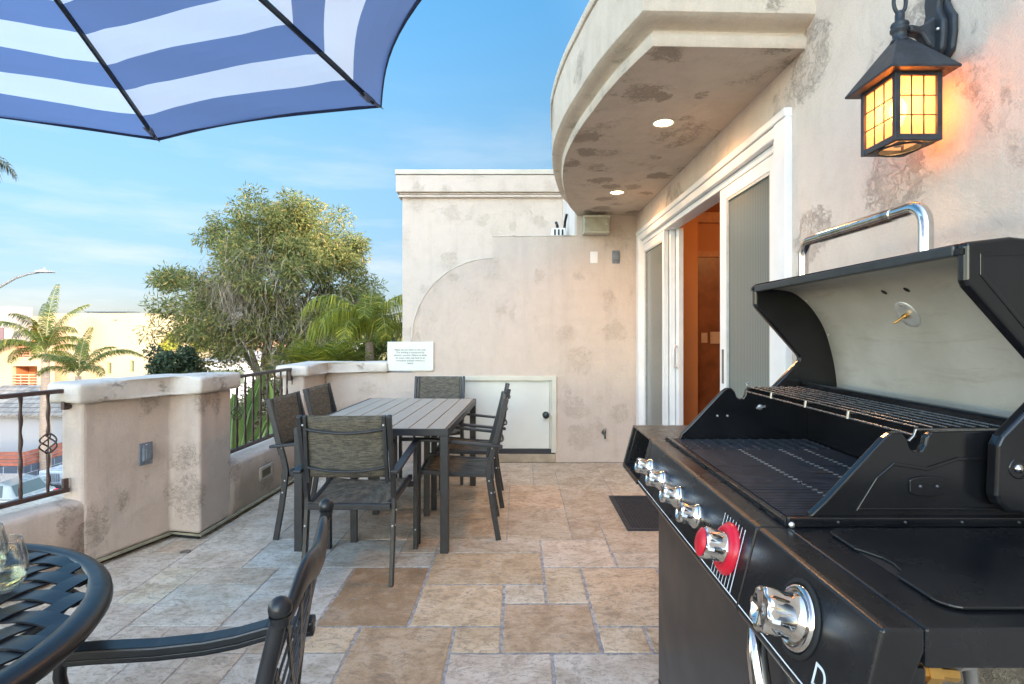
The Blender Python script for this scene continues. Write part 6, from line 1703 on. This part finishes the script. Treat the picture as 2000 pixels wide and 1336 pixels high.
# distant treeline so that nothing bare shows at the horizon
P = []
for _ in range(520):
    a = rng.uniform(-75, 8); Yd = rng.uniform(85, 120); c = np.array([Yd * math.tan(rad(a * .55)) - 2, Yd, rng.uniform(-4, 2.2)]); r = rng.uniform(1.6, 3.4); pp, dd_ = blob_points(c, (r, r, r * .8), 90, .5); P.append(pp)
P = np.concatenate(P); V = leaves(P, .95, .5, .2)
tl_ = bpy.data.objects.new('treeline', None)
ho = quads_mesh('treeline', V, leafm('treeline_leaf', (.06, .075, .045), (.15, .15, .07), None, .2), thing('tmp', None, None), rng.random(len(P)))
tmp = ho.parent; ho.parent = None; bpy.data.objects.remove(tmp); bpy.data.objects.remove(tl_); tag(ho, None, None, kind='stuff')

# ================================================================== STREET LAMP
sx_, sy_ = X_(-85, 18), 18
st = thing('street_lamp', 'grey street lamp with curved arm at the far left of the sky', 'street lamp', (sx_, sy_, GZ))
gal = simple('galvanised_pole', (.15, .16, .17), .7)
arm = [(sx_, sy_, Z_(640, 18))] + [tuple(W(px, py, 18)) for px, py in ((-60, 600), (-30, 575), (0, 560), (30, 543), (55, 535), (78, 531.5))]
MB().tube([(sx_, sy_, GZ), (sx_, sy_, Z_(640, 18))], [.11, .07], 12).build('pole', gal, st)
MB().tube(arm, [.055, .05, .048, .044, .040, .036, .032], 10).build('arm', gal, st)
m = MB(); c = W(90, 531, 18); m.prism([(c[0] - .26, c[2] - .025), (c[0] + .24, c[2] - .025), (c[0] + .26, c[2] + .0), (c[0] + .05, c[2] + .065), (c[0] - .10, c[2] + .07), (c[0] - .26, c[2] + .03)], 17.87, 18.13, ax='y'); m.build('lamp_head', simple('lamp_head_paint', (.22, .23, .23), .6), st, bevel=.012)
MB().lathe([(.03, 0), (.03, .07), (.001, .08)], (c[0] - .06, 18, c[2] + .07), seg=10).build('photocell', M_['grey_plastic'], st)

# ================================================================== PARKED CARS
paint_s = simple('silver_paint', (.26, .27, .26), .25, .3, .04, 3, coat=.6); paint_w = simple('white_car_paint', (.40, .43, .48), .28, 0, .04, 3, coat=.6)
cg = simple('car_glass', (.05, .07, .07), .06, 0, .1, 2); tyre = simple('tyre', (.015, .015, .016), .8); alloy = simple('alloy', (.55, .55, .55), .3, .8)
def wheel(par, x, y, r, side):
    o = MB().lathe([(r * .62, -.10), (r * .95, -.11), (r, -.07), (r, .07), (r * .95, .11), (r * .62, .10)], (x, y, GZ + .02 + r), (0, side, 0), seg=28).build('wheel', tyre, par)
    m = MB(); m.lathe([(r * .64, .06), (r * .66, .10), (r * .60, .10), (r * .56, .07)], (x, y, GZ + .02 + r), (0, side, 0), seg=28, caps=False); m.lathe([(r * .14, .05), (r * .14, .10), (.001, .105)], (x, y, GZ + .02 + r), (0, side, 0), seg=14)
    for k in range(5):
        a = 2 * PI * k / 5; m.bar([(x + r * .1 * math.cos(a), y + side * .085, GZ + .02 + r + r * .1 * math.sin(a)), (x + r * .6 * math.cos(a), y + side * .075, GZ + .02 + r + r * .6 * math.sin(a))], .05, .03, up=(0, 1, 0))
    m.build('rim', alloy, o); MB().lathe([(r * .6, .0), (.001, .0)], (x, y + side * .03, GZ + .02 + r), (0, side, 0), seg=24, caps=False).build('brake_disc', simple('brake_dark', (.05, .05, .05), .5) if 'brake_dark' not in bpy.data.materials else bpy.data.materials['brake_dark'], o)
def hatch(xr, yc):
    """silver hatchback, tail to the right (+X), xr = tail position"""
    t = thing('parked_car', 'silver hatchback parked below the railing with its tail to the right', 'car', (xr - 2.0, yc, GZ + .02))
    g = GZ + .02; w = .86
    low = [(xr, .38), (xr + .02, .62), (xr - .04, .92), (xr - .12, .96), (xr - 3.1, .92), (xr - 3.9, .78), (xr - 4.15, .60), (xr - 4.15, .30), (xr - 3.9, .22), (xr - .1, .24)]
    ww = .33
    m = MB(); m.prism([(x, g + z) for x, z in low][::-1], yc - w, yc + w, ax='y'); m.build('body', paint_s, t, bevel=.07, seg=4)
    cab = [(xr - .12, .93), (xr - .42, 1.36), (xr - .80, 1.455), (xr - 1.7, 1.47), (xr - 2.25, 1.38), (xr - 3.05, .93)]
    vs = []; n = len(cab)
    for sgn_ in (-1, 1):
        for x, z in cab: vs.append((x, yc + sgn_ * (w - .06 - .22 * (z - .93) / .54), g + z))
    m = MB(); m.add(vs, [list(range(n)), list(range(n, 2 * n))[::-1]] + [(i, (i + 1) % n, n + (i + 1) % n, n + i)[::-1] for i in range(n)]); m.build('roof', paint_s, t, bevel=.05, seg=3)
    for sgn_ in (-1, 1):
        for x0, x1 in ((-.50, -1.08), (-1.14, -1.92), (-1.98, -2.75)):
            zt_ = 1.36; m = MB(); q = []
            for (x, z) in ((x0, 1.0), (x0 - .10 if x0 > -.6 else x0, zt_), (x1 + (.30 if x1 < -2.5 else 0), zt_), (x1, 1.0)):
                q.append((xr + x, yc + sgn_ * (w - .06 - .22 * (z - .93) / .54 + .006), g + z))
            m.add(q, [(0, 1, 2, 3)]); m.build('side_window', cg, t)
    m = MB(); m.add([(xr - .15, yc - .62, g + 1.0), (xr - .15, yc + .62, g + 1.0), (xr - .39, yc + .54, g + 1.34), (xr - .39, yc - .54, g + 1.34)], [(0, 1, 2, 3)]); m.build('rear_window', cg, t)
    tm = simple('tail_lamp', (.5, .01, .03), .25)
    for s_ in (-1, 1): MB().box2((xr - .22, yc + s_ * (w + .012), g + .66), (xr + .03, yc + s_ * (w - .16), g + .88)).build('tail_light', tm, t, bevel=.03)
    for x in (xr - .78, xr - 3.32):
        for s_ in (-1, 1): wheel(t, x, yc + s_ * (w - .08), .31, s_)
    return t
hatch(X_(63, 19), 19.2)
def offroad(xc, yf):
    """white boxy off-road car facing the camera, front at yf"""
    t = thing('parked_car', 'white boxy off-road car with slotted grille facing the terrace', 'car', (xc, yf + 2, GZ + .02))
    g = GZ + .02
    m = MB(); m.box2((xc - .62, yf, g + .55), (xc + .62, yf + 1.5, g + 1.10)); m.build('bonnet', paint_w, t, bevel=.05, seg=3)
    m = MB(); m.box2((xc - .80, yf + 1.5, g + .45), (xc + .80, yf + 3.9, g + 1.12)); m.box2((xc - .74, yf + 1.9, g + 1.12), (xc + .74, yf + 3.8, g + 1.80)); m.build('body', paint_w, t, bevel=.05, seg=3)
    m = MB(); m.box2((xc - .66, yf + 1.85, g + 1.17), (xc + .66, yf + 1.895, g + 1.70)); m.build('windscreen', cg, t)
    go = MB().box2((xc - .46, yf - .035, g + .62), (xc + .46, yf + .0, g + 1.06)).build('grille', paint_w, t, bevel=.02)
    for k in range(7): MB().box2((xc - .26 + k * .076, yf - .042, g + .68), (xc - .23 + k * .076, yf - .036, g + 1.0)).build('slot', tyre, go)
    for s_ in (-1, 1):
        o = MB().lathe([(.10, 0), (.10, .02), (.085, .025), (.001, .01)], (xc + s_ * .36, yf - .034, g + .86), (0, -1, 0), seg=24).build('headlight', simple('headlight_glass', (.6, .65, .7), .1, .4) if 'headlight_glass' not in bpy.data.materials else bpy.data.materials['headlight_glass'], t)
        MB().box2((xc + s_ * .52, yf + .02, g + .78), (xc + s_ * .92, yf + 1.3, g + .86)).build('wing', paint_w, t, bevel=.03)
        MB().lathe([(.05, 0), (.045, .02), (.001, .02)], (xc + s_ * .72, yf + .015, g + .82), (0, -1, 0), seg=14).build('indicator', simple('amber_lens', (.6, .2, .02), .3) if 'amber_lens' not in bpy.data.materials else bpy.data.materials['amber_lens'], t)
        for y in (yf + .62, yf + 3.2):
            o = MB().lathe([(.2, -.11), (.36, -.12), (.38, -.08), (.38, .08), (.36, .12), (.2, .12)], (xc + s_ * .76, y, g + .38), (s_, 0, 0), seg=26).build('wheel', tyre, t)
            MB().lathe([(.2, .10), (.1, .08), (.001, .1)], (xc + s_ * .76, y, g + .38), (s_, 0, 0), seg=20).build('rim', alloy, o)
    MB().box2((xc - .78, yf - .20, g + .42), (xc + .78, yf - .05, g + .58)).build('bumper', simple('bumper_black', (.03, .03, .032), .6), t, bevel=.03)
offroad(X_(106, 21.6), 21.6)

# ------------------------------------------------------------------ tidy helper properties
for o in bpy.data.objects:
    for k in ('_w', '_base'):
        if k in o: del o[k]
